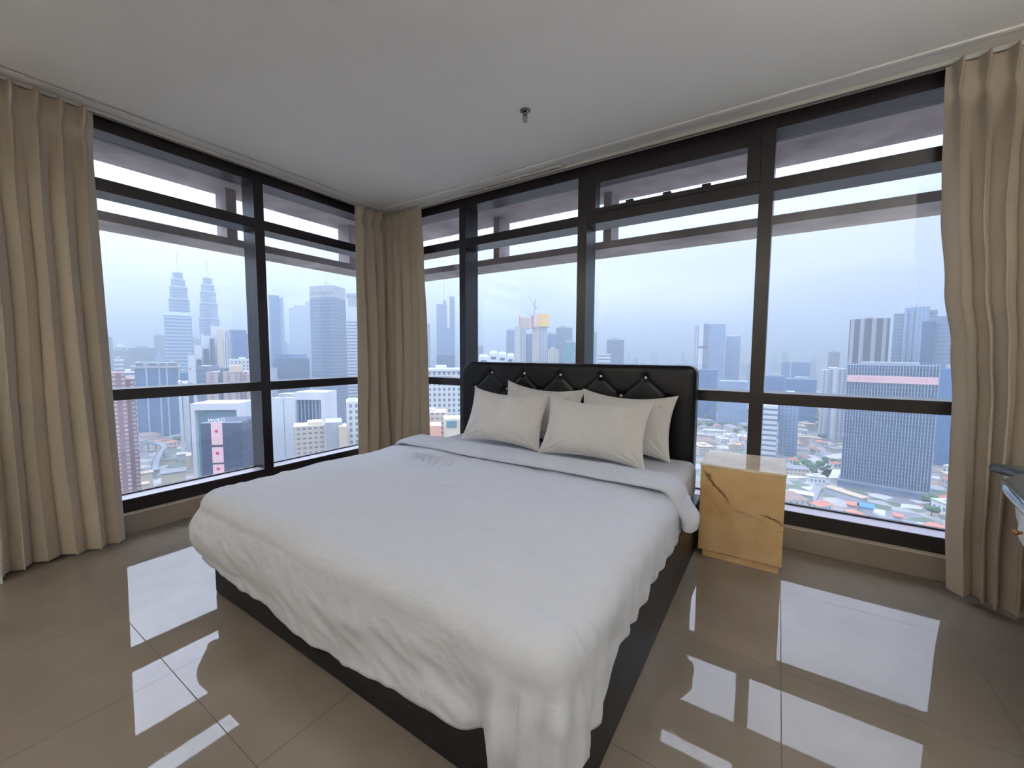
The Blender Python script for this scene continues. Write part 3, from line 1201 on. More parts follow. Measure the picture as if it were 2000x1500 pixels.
def loft(poly, prof, mats, name, parent, smooth=True):
    """poly counter-clockwise; prof list of (inset, z)"""
    m_ = MB()
    cx = sum(p[0] for p in poly)/len(poly)
    cy_ = sum(p[1] for p in poly)/len(poly)
    n = len(poly)
    nrm = []
    for i in range(n):
        a, b_, c = Vector(poly[i-1]), Vector(poly[i]), Vector(poly[(i+1) % n])
        e1, e2 = (b_-a).normalized(), (c-b_).normalized()
        t_ = (e1+e2)
        t_ = t_.normalized() if t_.length > 1e-3 else e1
        nn = Vector((t_.y, -t_.x))
        k = max(0.5, nn.dot(Vector((e1.y, -e1.x))))
        nrm.append(nn/k)
    rings = [[(poly[i][0]-nrm[i].x*ins-5.0, poly[i][1]-nrm[i].y*ins+1.1, z) for i in range(n)] for ins, z in prof]
    for r0, r1 in zip(rings, rings[1:]):
        for i in range(n):
            i2 = (i+1) % n
            m_.face([r0[i], r0[i2], r1[i2], r1[i]])
    m_.face(rings[-1])
    m_.face(list(reversed(rings[0])))
    o = m_.build(name, mats, parent, merge=True)
    for p in o.data.polygons:
        p.use_smooth = len(p.vertices) == 4 and smooth
    return o


# smooth the curved front by resampling
def smooth_poly(poly, idx0, idx1, k=6):
    out_ = poly[:idx0]
    seg = poly[idx0:idx1+1]
    for i in range(len(seg)-1):
        p0 = seg[max(0, i-1)]
        p1, p2 = seg[i], seg[i+1]
        p3 = seg[min(len(seg)-1, i+2)]
        for q in range(k):
            t_ = q/k
            c = []
            for a in (0, 1):
                c.append(0.5*((2*p1[a])+(-p0[a]+p2[a])*t_+(2*p0[a]-5*p1[a]+4*p2[a]-p3[a])*t_**2+(-p0[a]+3*p1[a]-3*p2[a]+p3[a])*t_**3))
            out_.append(tuple(c))
    return out_+poly[idx1:]


top_s = smooth_poly(top, 2, 7)
top_s = list(top_s)
nose = [(0.024-0.024*math.sin(math.pi*k/8), 0.728-0.024*math.cos(math.pi*k/8)) for k in range(9)]
loft(top_s, nose, M_GRANITE, 'table_top', vt)
loft(top_s, [(0.05, 0.60), (0.045, 0.64), (0.038, 0.665), (0.030, 0.69), (0.028, 0.706)], M_CREAM, 'apron', vt)
dr_poly = smooth_poly([(4.50, -0.84), (4.468, -0.93), (4.445, -1.04), (4.435, -1.20), (4.44, -1.38), (4.47, -1.48), (4.62, -1.56), (5.25, -1.57), (5.25, -0.82)], 0, 6)
dr = loft(dr_poly, [(0.075, 0.535), (0.045, 0.545), (0.018, 0.565), (0.0, 0.60), (0.0, 0.645), (0.012, 0.675), (0.03, 0.69)], M_CREAM, 'drawer', vt)
kb = MB()
kb.lathe([(0.0, 0.030), (0.007, 0.028), (0.010, 0.022), (0.008, 0.015), (0.004, 0.010), (0.005, 0.005), (0.010, 0.002), (0.011, 0.0)][::-1], n=16)
k_o = kb.build('knob', M_BRASS, dr, smooth=True)
k_o.rotation_euler = (0, -math.pi/2, 0.25)
k_o.location = (4.452-5.0, -1.02+1.1, 0.635)
for (x, y) in ((4.86, -0.78), (4.82, -1.60), (5.25, -0.60), (5.25, -1.62)):
    MB().lathe([(0.0, 0), (0.018, 0.0), (0.022, 0.05), (0.020, 0.2), (0.034, 0.42), (0.028, 0.48), (0.032, 0.56), (0.0, 0.56)], x-5.0, y+1.1, n=16).build('leg', M_CREAM, vt, smooth=True)

# white plinth box at the far left edge
pb = bx('low_plinth', 0.04, 0.262, -3.75, -2.884, 0.0, 0.125, M_WHITEP, bevel=0.004)
tag(pb, 'low white box at the picture edge in front of the left curtain', 'plinth')

# ------------------------------------------------------------------ the city, seen from about 130 m up
GZ = -130.0


def pray(px, py):
    return FW + RT*((px-1000)/F_PX) - UP*((py-750)/F_PX)


def cpt(px, py, D):
    d = pray(px, py)
    h = math.hypot(d.x, d.y)
    return Vector((CAM.x+d.x/h*D, CAM.y+d.y/h*D, CAM.z+d.z/h*D))


def gpt(px, py, z=GZ):
    """the point of the street level seen at a place of the view"""
    d = pray(px, py)
    k = (z-CAM.z)/d.z
    return Vector((CAM.x+d.x*k, CAM.y+d.y*k, z))


OCC = []


def free(x, y, r):
    return all((x-a)**2+(y-b_)**2 > (r+c)**2 for a, b_, c in OCC)


class Site:
    """a building site: local x along the front, y away from the window, z up from the street"""

    def __init__(s, label, x0, x1, ytop, D, D1=None, name='tower_building', cat='building', group=None, yref=None):
        D1 = D1 or D
        yr = yref or ytop
        a, b_ = cpt(x0, yr, D), cpt(x1, yr, D1)
        s.w = (Vector((b_.x, b_.y))-Vector((a.x, a.y))).length
        mid = (a+b_)/2
        s.h = cpt((x0+x1)/2, ytop, (D+D1)/2).z-GZ
        s.D = (D+D1)/2
        s.x0, s.x1 = x0, x1
        ang = math.atan2(b_.y-a.y, b_.x-a.x)
        s.root = thing(name, label, cat, loc=(mid.x, mid.y, GZ), rz=ang, group=group)
        nx, ny = -math.sin(ang), math.cos(ang)
        nq = max(1, int(s.w/18))
        for k in range(nq+1):
            q = (k/nq-0.5)*s.w
            for dp in (8, 28, 48):
                OCC.append((mid.x+nx*dp+math.cos(ang)*q, mid.y+ny*dp+math.sin(ang)*q, 13))

    def X(s, px):
        return ((px-s.x0)/(s.x1-s.x0)-0.5)*s.w

    def Z(s, py, px=None):
        return cpt(px or (s.x0+s.x1)/2, py, s.D).z-GZ

    def box(s, name, mat, x0=None, x1=None, z0=0.0, z1=None, y0=0.0, y1=None, bevel=0):
        x0 = -s.w/2 if x0 is None else x0
        x1 = s.w/2 if x1 is None else x1
        return MB().box(x0, x1, y0, s.w*0.8 if y1 is None else y1, z0, s.h if z1 is None else z1).build(name, mat, s.root)

    def pbox(s, name, mat, px0, px1, py1, y0=0.0, y1=None, py0=None):
        """box given by view columns and heights"""
        return s.box(name, mat, s.X(px0), s.X(px1), 0.0 if py0 is None else s.Z(py0), s.Z(py1), y0, y1)


def fc(name, wall, glass, cw=3.2, ch=3.6, gu=0.6, gv=0.55, **k):
    wall = tuple(c*0.86 for c in wall)
    return facade(name, S(*wall), S(*glass), cw, ch, gu, gv, **k)


F_STEEL = fc('steel_band_facade', (128, 150, 172), (70, 100, 135), 3, 8.5, 1.0, 0.42)
F_STRIPE = fc('pale_stripe_facade', (176, 196, 210), (82, 116, 150), 3, 7.6, 1.0, 0.45)
F_BLUE = fc('blue_glass_facade', (70, 110, 150), (52, 96, 142), 5, 4, 0.85, 0.8)
F_DBLUE = fc('deep_blue_glass_facade', (58, 88, 120), (38, 66, 104), 5, 4, 0.85, 0.8)
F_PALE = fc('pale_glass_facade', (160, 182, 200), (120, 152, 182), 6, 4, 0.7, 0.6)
F_PINK = fc('pink_apartment_facade', (196, 172, 170), (120, 112, 120), 7.5, 3.2, 0.42, 0.6)
F_BRICK = fc('red_apartment_facade', (150, 112, 116), (178, 160, 160), 5, 3.2, 0.4, 0.5)
F_WHITEL = fc('white_lined_facade', (220, 222, 224), (90, 110, 130), 4, 6.5, 1.0, 0.4)
F_WHITEG = fc('white_grid_facade', (224, 226, 224), (96, 112, 128), 5.0, 5.6, 0.48, 0.55)
F_GREYT = fc('grey_office_facade', (122, 132, 148), (80, 100, 130), 3, 5.6, 1.0, 0.5)
F_BEIGE = fc('beige_low_facade', (212, 200, 184), (110, 116, 122), 4.5, 4.2, 0.6, 0.4)
F_NAVY = fc('navy_glass_facade', (44, 58, 84), (34, 50, 80), 4, 4, 0.9, 0.85)
F_FIN = fc('finned_facade_glass', (104, 124, 146), (62, 86, 114), 3.2, 3.7, 0.9, 0.6)
F_DARKV = fc('dark_vertical_facade', (150, 152, 158), (40, 50, 68), 13, 400, 0.62, 1.0)
F_RES = fc('residential_facade', (196, 200, 204), (92, 112, 138), 5.2, 4.0, 0.5, 0.6)
F_RESB = fc('blue_residential_facade', (140, 164, 190), (84, 116, 156), 4.4, 4.0, 0.6, 0.55)
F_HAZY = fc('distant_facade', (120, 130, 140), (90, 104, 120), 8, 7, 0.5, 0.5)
F_TEAL = fc('teal_glass_facade', (96, 140, 150), (70, 120, 140), 5, 5, 0.8, 0.7)
M_WHT = pbr('white_cladding', S(196, 199, 204), rough=0.6)
M_GRY = pbr('grey_cladding', S(150, 154, 160), rough=0.7)
M_TAN = pbr('tan_cladding', S(186, 172, 150), rough=0.7)
M_DGL = pbr('dark_glass_panel', S(52, 66, 88), rough=0.15)
M_STEEL = pbr('pale_steel', S(168, 180, 192), rough=0.35, metal=0.3)
M_CREAMW = pbr('cream_render', S(200, 190, 168), rough=0.8, noise_scale=0.1, noise_amt=0.08)
M_YEL = pbr('yellow_screen_net', S(232, 184, 84), rough=0.8)
M_ORG = pbr('orange_red_paint', S(206, 96, 70), rough=0.7)
M_CONW = pbr('raw_concrete', S(170, 163, 156), rough=0.85, noise_scale=0.08, noise_amt=0.1)
M_ROAD = pbr('asphalt', S(128, 128, 134), rough=0.9)


# --- street level and far hills
def make_ground():
    m, t, out = new_mat('city_ground')
    b = nd(t, 'ShaderNodeBsdfPrincipled')
    b.inputs['Roughness'].default_value = 0.9
    t.links.new(b.outputs[0], out.inputs[0])
    g = nd(t, 'ShaderNodeTexCoord')
    v = nd(t, 'ShaderNodeTexVoronoi', i_Scale=0.075)
    t.links.new(g.outputs['Object'], v.inputs[0])
    sx = nd(t, 'ShaderNodeSeparateXYZ')
    t.links.new(v.outputs['Color'], sx.inputs[0])
    r = ramp(t, [(0.0, S(92, 106, 90)), (0.12, S(80, 94, 80)), (0.24, S(140, 138, 138)), (0.42, S(112, 110, 116)), (0.62, S(150, 146, 142)),
                 (0.72, S(140, 116, 104)), (0.84, S(168, 168, 168)), (0.93, S(124, 104, 96))], 'CONSTANT')
    t.links.new(sx.outputs[0], r.inputs[0])
    n = nd(t, 'ShaderNodeTexNoise', i_Scale=0.004, i_Detail=4.0)
    t.links.new(g.outputs['Object'], n.inputs[0])
    r2 = ramp(t, [(0.56, (0, 0, 0)), (0.66, (1, 1, 1))])
    t.links.new(n.outputs[0], r2.inputs[0])
    n2 = nd(t, 'ShaderNodeTexNoise', i_Scale=0.08, i_Detail=5.0)
    t.links.new(g.outputs['Object'], n2.inputs[0])
    r3 = ramp(t, [(0.3, S(72, 86, 72)), (0.7, S(112, 116, 104))])
    t.links.new(n2.outputs[0], r3.inputs[0])
    mi = nd(t, 'ShaderNodeMix', data_type='RGBA')
    t.links.new(r2.outputs[0], mi.inputs[0])
    t.links.new(r.outputs[0], mi.inputs[6])
    t.links.new(r3.outputs[0], mi.inputs[7])
    t.links.new(mi.outputs[2], b.inputs['Base Color'])
    return m


gm = MB()
gm.face([(-26000, -9000, GZ), (12000, -9000, GZ), (26000, 26000, GZ), (-26000, 26000, GZ)])
struct(gm.build('ground', make_ground()), 'hazy city ground far below the windows', 'ground')

M_HILL = pbr('forest_hill', S(70, 92, 80), rough=0.95)


def hill(px0, px1, D, hts, label):
    n = 60
    vs, fs = [], []
    for i in range(n+1):
        px = px0+(px1-px0)*i/n
        for k, (dd, hh) in enumerate(((0, 0.0), (900, 0.62), (1700, 1.0), (2600, 0.7), (3600, 0.0))):
            p = cpt(px, 691, D+dd)
            h = hts*(0.45+0.55*abs(fbm(px*0.006+D, 1.7, 0, 4)*1.6+0.4))*hh*math.sin(math.pi*min(1, max(0.0, i/n)))**0.5
            vs.append((p.x, p.y, GZ-5+h))
    for i in range(n):
        for k in range(4):
            a = i*5+k
            fs.append((a, a+5, a+6, a+1))
    me = bpy.data.meshes.new('hill')
    me.from_pydata(vs, [], fs)
    me.materials.append(M_HILL)
    for p in me.polygons:
        p.use_smooth = True
    o = bpy.data.objects.new('hill', me)
    COL.objects.link(o)
    return struct(o, label, 'hill')


hill(880, 1470, 6500, 420, 'faint blue hills on the horizon above the headboard')
hill(1470, 1900, 5200, 420, 'faint blue hills on the horizon left of the dark striped tower')

# --- twin spired towers
def spired(label, cx, D, tiers, cone, ball, tip):
    s = Site(label, cx-24, cx+24, tip, D, name='spired_tower')
    for k, (y0, y1, hw) in enumerate(tiers):
        r = hw/48*s.w
        z0, z1 = (0 if y0 is None else s.Z(y0)), s.Z(y1)
        MB().ngon(0, 0, r*0.965, 16, z0, z1-3).build('tier', F_STEEL, s.root)
        MB().ngon(0, 0, r*1.04, 16, z1-3.2, z1).build('ledge_ring', M_STEEL, s.root)
    z0, r0 = s.Z(cone[0]), cone[1]/48*s.w
    zt = s.Z(ball[0])
    m_ = MB()
    for q in range(5):
        a, b_ = q/5, (q+1)/5
        m_.ngon(0, 0, r0*(1-a)**1.15, 16, z0+(zt-z0)*a, z0+(zt-z0)*b_, r0*max(0.07, (1-b_)**1.15))
    m_.build('pinnacle', M_STEEL, s.root)
    rb = ball[1]/48*s.w
    MB().lathe([(0, zt-rb), (rb*0.8, zt-rb*0.6), (rb, zt), (rb*0.8, zt+rb*0.6), (0, zt+rb)], n=12).build('ring_ball', M_STEEL, s.root)
    MB().bar((0, 0, zt), (0, 0, s.Z(tip)), rb*0.32).build('mast', M_STEEL, s.root)


spired('nearer and taller of the two pale blue spired towers', 344, 1400,
       [(None, 618, 24), (618, 584, 21.4), (584, 560, 18.4), (560, 545, 14.6), (545, 532, 10.6)], (532, 9.5), (510, 2), 490)
spired('farther right one of the two pale blue spired towers', 402.5, 1560,
       [(None, 622, 21), (622, 592, 18.8), (592, 570, 16.4), (570, 556, 13.6), (556, 543, 10)], (543, 9), (523, 1.9), 505)

# --- left window, upper part
s = Site('striped pale blue slab tower standing in front of the nearer spired tower', 319, 371, 612, 1150, name='slab_tower')
s.box('body', F_STRIPE, z1=s.h-5, y1=45)
MB().prism([(-s.w/2, 0), (s.w/2, 0), (s.w/2, 45), (-s.w/2, 45)], s.h-4.8, s.h+3, [(-s.w/2, 2), (s.w/2, 2), (s.w/2, 45), (-s.w/2, 45)]).build('roof_screen', M_STEEL, s.root)

s = Site('blue office block with white ribs and arched roof parapet', 258, 351, 719, 830, name='arched_office')
s.box('body', F_BLUE, y1=60)
for px in (260, 284, 309, 324, 349):
    s.pbox('white_rib', M_STEEL, px-1.6, px+1.6, 719, y0=-2, y1=0)
z0, z1 = s.h, s.Z(705)
s.box('cornice', M_GRY, s.X(255), s.X(353), z0, z0+3, -4, 62)
for (pa, pb_) in ((258, 282), (286, 308), (310, 322), (325, 349)):
    a, b_ = s.X(pa), s.X(pb_)
    m_ = MB()
    n = 12
    hgt = (z1-z0-3)
    for q in range(n):
        t0, t1 = math.pi*q/n, math.pi*(q+1)/n
        for (ra, rb) in ((1.0, 0.84),):
            P = lambda t_, k: ((a+b_)/2-(b_-a)/2*math.cos(t_)*k, z0+3+hgt*math.sin(t_)*k)
            o0, o1, i1, i0 = P(t0, ra), P(t1, ra), P(t1, rb), P(t0, rb)
            for yy in (0, 10):
                m_.face([(o0[0], yy, o0[1]), (o1[0], yy, o1[1]), (i1[0], yy, i1[1]), (i0[0], yy, i0[1])])
            m_.face([(o0[0], 0, o0[1]), (o1[0], 0, o1[1]), (o1[0], 10, o1[1]), (o0[0], 10, o0[1])])
    m_.build('roof_arch', M_GRY, s.root)
s.box('roof_vault', M_GRY, s.X(264), s.X(346), z0+3, z0+3+(z1-z0)*0.45, 12, 50)

s = Site('stepped white tower with tan and dark glass strips', 363, 449, 634, 820, name='stepped_tower')
steps = [(363, 377, 694), (376, 391, 674), (390, 411, 655), (410, 440, 636)]
for k, (a, b_, y) in enumerate(steps):
    st_ = s.pbox('white_step', M_WHT, a, b_, y, y0=k*3, y1=40+k*3)
    s.pbox('step_cap', M_GRY, a-1, a+6, y-5, y0=k*3+8, y1=k*3+16, py0=y)
for (a, b_, y, mt) in ((380, 389, 702, M_DGL), (394, 404, 681, M_DGL), (407, 416, 661, M_DGL), (421, 434, 644, M_TAN)):
    s.pbox('glass_strip', mt, a, b_, y, y0=-1, y1=0)
s.pbox('white_fin', M_WHT, 435, 437, 659, y0=-3, y1=12)
s.pbox('white_fin', M_WHT, 439, 441, 659, y0=-3, y1=12)
s.pbox('grey_wing', M_GRY, 441, 449, 645, y0=4, y1=36)
MB().face([(s.X(365), -0.4, s.Z(722)), (s.X(368), -0.4, s.Z(722)), (s.X(368), -0.4, s.Z(718)), (s.X(365), -0.4, s.Z(718))]).build('red_sign', pbr('red_sign', S(190, 60, 70)), s.root)
# its lower slabs
s = Site('pair of narrow white slabs with a dark gap beside the arched office', 347, 376, 745, 640, name='white_slab_pair')
s.pbox('slab', M_WHT, 347, 353, 745, y1=30)
s.pbox('slab', M_WHT, 355, 367, 747, y0=6, y1=36)
s.pbox('dark_wing', F_DBLUE, 367, 377, 752, y0=12, y1=40)

s = Site('flat blue glass block right of the stepped white tower', 448, 481, 645, 1000, name='glass_block')
s.box('body', F_BLUE, y1=40)
s.pbox('roof_edge', M_STEEL, 448, 481, 643, y0=-1, y1=41, py0=645.5)
s = Site('narrow grey blue block next to the left mullion', 481, 494, 652, 1100, name='glass_block')
s.box('body', F_GREYT, y1=40)
s = Site('low white gridded block under the flat blue glass block', 447, 486, 702, 760, name='gridded_block')
s.box('body', F_WHITEG, y1=40)
s.pbox('roof_box', M_WHT, 466, 480, 698, y0=10, y1=25, py0=702)

s = Site('pink apartment towers with dark window strips behind the white portal building', 380, 497, 722, 560, D1=540, name='apartment_block')
for (a, b_, y, yy) in ((380, 401, 716, 4), (401, 424, 726, 0), (424, 434, 718, 6), (434, 465, 726, 0), (465, 478, 727, 6), (478, 497, 730, 2)):
    s.pbox('wing', F_PINK if (a, b_) not in ((424, 434), (380, 401)) else F_GREYT, a, b_, y, y0=yy, y1=34)
for (a, b_) in ((385, 398), (440, 460)):
    s.pbox('roof_crown', M_TAN, a, b_, 714, y0=8, y1=20, py0=726)

s = Site('red brown apartment tower half hidden by the long left curtain', 214, 262, 728, 420, name='apartment_tower')
s.pbox('body', F_BRICK, 190, 244, 728, y1=30)
s.pbox('side_wing', F_BRICK, 244, 262, 742, y0=8, y1=34)
s = Site('white tower with dark horizontal lines beside the red apartments', 239, 263, 728, 590, name='lined_tower')
s.box('body', F_WHITEL, y1=26)
s.pbox('roof_box', M_WHT, 244, 256, 722, y0=6, y1=18, py0=728)

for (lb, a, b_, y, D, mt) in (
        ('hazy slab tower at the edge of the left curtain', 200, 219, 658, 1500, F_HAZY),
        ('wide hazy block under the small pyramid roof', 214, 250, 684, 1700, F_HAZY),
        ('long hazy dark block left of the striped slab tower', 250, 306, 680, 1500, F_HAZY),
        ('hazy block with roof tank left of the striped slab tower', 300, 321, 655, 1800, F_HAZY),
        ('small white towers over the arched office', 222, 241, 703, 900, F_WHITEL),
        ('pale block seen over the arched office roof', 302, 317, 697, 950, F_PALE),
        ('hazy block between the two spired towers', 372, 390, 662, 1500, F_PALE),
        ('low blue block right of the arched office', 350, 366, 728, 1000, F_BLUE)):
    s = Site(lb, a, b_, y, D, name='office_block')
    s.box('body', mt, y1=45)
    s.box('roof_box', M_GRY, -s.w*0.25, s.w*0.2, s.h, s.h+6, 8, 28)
s = Site('hazy building with a small pyramid roof at far left', 224, 246, 678, 1900, name='pyramid_roof_building')
s.box('body', F_HAZY, y1=50)
MB().prism([(-s.w/2, 0), (s.w/2, 0), (s.w/2, 50), (-s.w/2, 50)], s.h, s.Z(669), [(-1, 24), (1, 24), (1, 26), (-1, 26)]).build('roof', M_GRY, s.root)

# --- white portal building and the dark tower with screens in front
s = Site('white portal shaped building behind the dark tower with screens', 371, 468, 788, 470, D1=450, name='portal_building')
s.pbox('left_pier', M_WHT, 371, 379, 788, y1=30)
s.pbox('right_pier', M_WHT, 461, 468, 788, y1=30)
s.pbox('lintel', M_WHT, 379, 461, 788, y1=30, py0=801)
s.pbox('glass_front', F_TEAL, 379, 461, 801, y0=4, y1=30)
s = Site('dark navy tower carrying three stacked pink screens', 391, 471, 826, 335, D1=325, name='screen_tower')
s.box('body', F_NAVY, y1=28)
M_SCRP, t_, o_ = new_mat('lit_screen_pink')
e_ = nd(t_, 'ShaderNodeEmission')
e_.inputs[0].default_value = (*S(250, 216, 240), 1)
e_.inputs[1].default_value = 1.0
t_.links.new(e_.outputs[0], o_.inputs[0])
M_SCRR, t_, o_ = new_mat('lit_screen_red')
e_ = nd(t_, 'ShaderNodeEmission')
e_.inputs[0].default_value = (*S(226, 70, 120), 1)
t_.links.new(e_.outputs[0], o_.inputs[0])
for (y0, y1) in ((868, 825), (903, 873), (928, 907)):
    z0, z1 = s.Z(y0), s.Z(y1)
    sc_ = s.box('screen', M_SCRP, s.X(413), s.X(433.5), z0, z1, -1.2, -0.2)
    xc, zc, r = s.X(423.5), (z0+z1)/2+ (z1-z0)*0.12, s.w*0.047
    m_ = MB()
    m_.face([(xc+r*math.cos(2*math.pi*k/24), -1.35, zc+r*1.0*math.sin(2*math.pi*k/24)) for k in range(24)])
    m_.build('round_mark', M_SCRR, sc_)


def letters(txt, x, y, z, size, mat, parent, depth=0.3, align='CENTER'):
    cu = bpy.data.curves.new('lettering', 'FONT')
    cu.body = txt
    cu.size = size
    cu.extrude = depth
    cu.align_x = align
    cu.materials.append(mat)
    o = bpy.data.objects.new('lettering', cu)
    COL.objects.link(o)
    dg_ = bpy.context.evaluated_depsgraph_get()
    me = bpy.data.meshes.new_from_object(o.evaluated_get(dg_))
    bpy.data.objects.remove(o)
    o = bpy.data.objects.new('lettering', me)
    COL.objects.link(o)
    o.parent = parent
    o.rotation_euler = (math.pi/2, 0, 0)
    o.location = (x, y, z)
    return o


letters('WOLO', s.X(424), -0.8, s.h+0.8, s.w*0.13, M_WHT, s.root)
s.pbox('roof_rail', M_STEEL, 393, 470, 825, y0=0, y1=1, py0=827)

# --- left window, second bay
s = Site('tall blue glass tower just right of the left mullion', 524, 553, 577, 1300, name='glass_tower')
s.box('body', F_BLUE, x1=s.X(545), y1=50)
s.pbox('pale_side', F_PALE, 545, 553, 581, y0=6, y1=50)
s.pbox('roof_fin', M_STEEL, 550, 552, 574, y0=8, y1=12, py0=581)
s = Site('pale stepped tower fading in haze beside the crowned grey tower', 563, 602, 590, 1900, name='stepped_glass_tower')
s.pbox('low_step', F_PALE, 563, 573, 602, y1=50)
s.pbox('main_step', F_PALE, 573, 596, 596, y1=50)
s.pbox('high_step', F_PALE, 596, 606, 588, y1=50)
s = Site('big grey blue tower with lettering on its crown', 604, 652, 558, 760, D1=730, name='crowned_tower')
mx_ = s.w/2
side = cpt(674.5, 566, 765)
loc = Matrix.Rotation(-s.root.rotation_euler[2], 3, 'Z') @ (Vector((side.x, side.y, 0))-Vector((s.root.location.x, s.root.location.y, 0)))
poly = [(-mx_, 0), (mx_, 0), (loc.x, loc.y), (loc.x-s.w*0.8, loc.y+s.w*0.75), (-mx_, s.w*0.75)]
zc = s.Z(581)
MB().prism(poly, 0, zc).build('body', F_GREYT, s.root)
MB().prism(poly, zc, s.h).build('crown', M_GRY, s.root)
letters('PUBLIC BANK', 0, -0.5, s.Z(573.5), s.w*0.15, M_STEEL, s.root)
MB().bar((0, 10, s.h), (0, 10, s.h+9), 0.6).build('mast', M_STEEL, s.root)
s = Site('white banded tower with stepped crown next to the corner curtain', 675, 706, 575, 880, name='white_tower')
s.pbox('shaft', F_WHITEL, 675, 706, 628, y1=40)
s.pbox('middle', M_WHT, 676, 706, 600, y0=1, y1=39, py0=628)
s.pbox('crown', F_RES, 678, 706, 578, y0=3, y1=37, py0=600)
s.pbox('roof_lip', M_GRY, 676, 706, 573, y0=2, y1=38, py0=578)
s = Site('dark blue mid height block below the pale stepped tower', 534, 604, 700, 1000, name='glass_block')
s.box('body', F_DBLUE, y1=60)
s.pbox('side_block', F_RES, 530, 541, 718, y0=-20, y1=0)
s.pbox('upper_block', F_BLUE, 540, 600, 692, y0=15, y1=60, py0=701)
s = Site('hazy pale block in front of the stepped glass tower', 556, 604, 672, 1500, name='office_block')
s.box('body', F_PALE, y1=60)
s = Site('pale office slab left of the crowned grey tower base', 528, 560, 668, 1640, name='office_block')
s.box('body', F_HAZY, y1=50)

s = Site('white slab building with a dark slit right of the left mullion', 532, 575, 768, 520, D1=500, name='slit_building')
s.pbox('slab', M_WHT, 528, 552.5, 778, y1=24)
s.pbox('slab', M_WHT, 554, 575, 776, y1=24)
s.pbox('core', M_DGL, 552.5, 554, 780, y0=3, y1=22)
s.pbox('roof_ring', M_GRY, 536, 572, 770, y0=5, y1=20, py0=778)
s = Site('white framed office with blue ribbed glass over the beige block', 575, 634, 766, 470, D1=455, name='framed_office')
s.pbox('frame_top', M_WHT, 575, 634, 766, y1=26, py0=781)
s.pbox('frame_side', M_WHT, 626, 634, 781, y1=26)
s.pbox('glass_front', F_DBLUE, 575, 626, 781, y0=3, y1=26)
for k in range(7):
    px = 578+k*7.2
    s.pbox('rib', M_STEEL, px, px+1, 781, y0=1.5, y1=3)
s = Site('long beige low block with window bands under the framed office', 573, 634, 832, 390, name='low_block')
s.box('body', F_BEIGE, y1=22)
s.pbox('roof_pavilion', M_CREAMW, 600, 630, 826, y0=3, y1=18, py0=832)
s = Site('plain grey cube block right of the long beige block', 635, 668, 825, 385, name='low_block')
s.box('body', M_GRY, y1=26)
s.pbox('tan_wing', M_TAN, 661, 677, 832, y0=-6, y1=12)
s = Site('white apartment block with a dense window grid beside the corner curtain', 676, 706, 784, 400, name='gridded_block')
s.box('body', F_WHITEG, y1=24)
s.pbox('roof_box', M_WHT, 680, 695, 780, y0=5, y1=15, py0=784)

# --- headboard windows, first bays
s = Site('far slender tower with a mast beside the corner curtain', 852, 873, 592, 1700, name='slender_tower')
s.pbox('body', F_BLUE, 852, 873, 594, y1=45)
s.pbox('side_shaft', F_DBLUE, 866, 871, 586, y0=10, y1=30)
MB().bar((s.X(867), 20, s.Z(594)), (s.X(867), 20, s.Z(545)), 1.2).build('mast', M_STEEL, s.root)
s = Site('very thin dark tower with a slanted top near the window post', 878, 888, 577, 1650, name='thin_tower')
s.box('body', F_DBLUE, z1=s.Z(580), y1=30)
MB().prism([(-s.w/2, 0), (s.w/2, 0), (s.w/2, 30), (-s.w/2, 30)], s.Z(580), s.Z(578), [(-s.w/2, 0), (0, 0), (0, 30), (-s.w/2, 30)]).build('slanted_roof', M_STEEL, s.root)
MB().bar((-s.w/2+3, 10, s.Z(578)), (-s.w/2+3, 10, s.Z(571)), 1.4).build('antenna', M_STEEL, s.root)
s = Site('blue podium block below the two slender towers', 860, 888, 640, 1500, name='glass_block')
s.box('body', F_BLUE, y1=45)
s = Site('small hazy tower touching the corner curtain', 826, 840, 632, 1500, name='office_block')
s.box('body', F_HAZY, y1=40)
s = Site('dark low block with flat roof below the slender towers', 853, 888, 694, 1100, name='glass_block')
s.box('body', F_DBLUE, y1=45)
s = Site('large white office with rows of square windows behind the bed corner', 822, 905, 724, 430, name='white_office')
s.box('body', F_WHITEG, y1=30)
s.pbox('parapet', M_WHT, 820, 907, 720, y0=-1.5, y1=31, py0=724.5)
s.pbox('roof_box', M_WHT, 850, 872, 714, y0=8, y1=22, py0=720)
s = Site('cream low block with small windows below the white office', 826, 872, 806, 360, name='low_block')
s.box('body', F_BEIGE, y1=24)
s.pbox('roof_box', M_WHT, 834, 850, 800, y0=5, y1=15, py0=806)
s = Site('terracotta house block at the foot of the white office', 826, 862, 832, 330, name='low_block')
s.box('body', pbr('terracotta_render', S(206, 150, 130), rough=0.8), y1=20)
s = Site('pale house block with a glass bay beside the left pillow', 866, 905, 818, 335, name='low_block')
s.box('body', M_CREAMW, y1=20)
s.pbox('glass_bay', F_TEAL, 872, 892, 822, y0=-1, y1=0, py0=834)

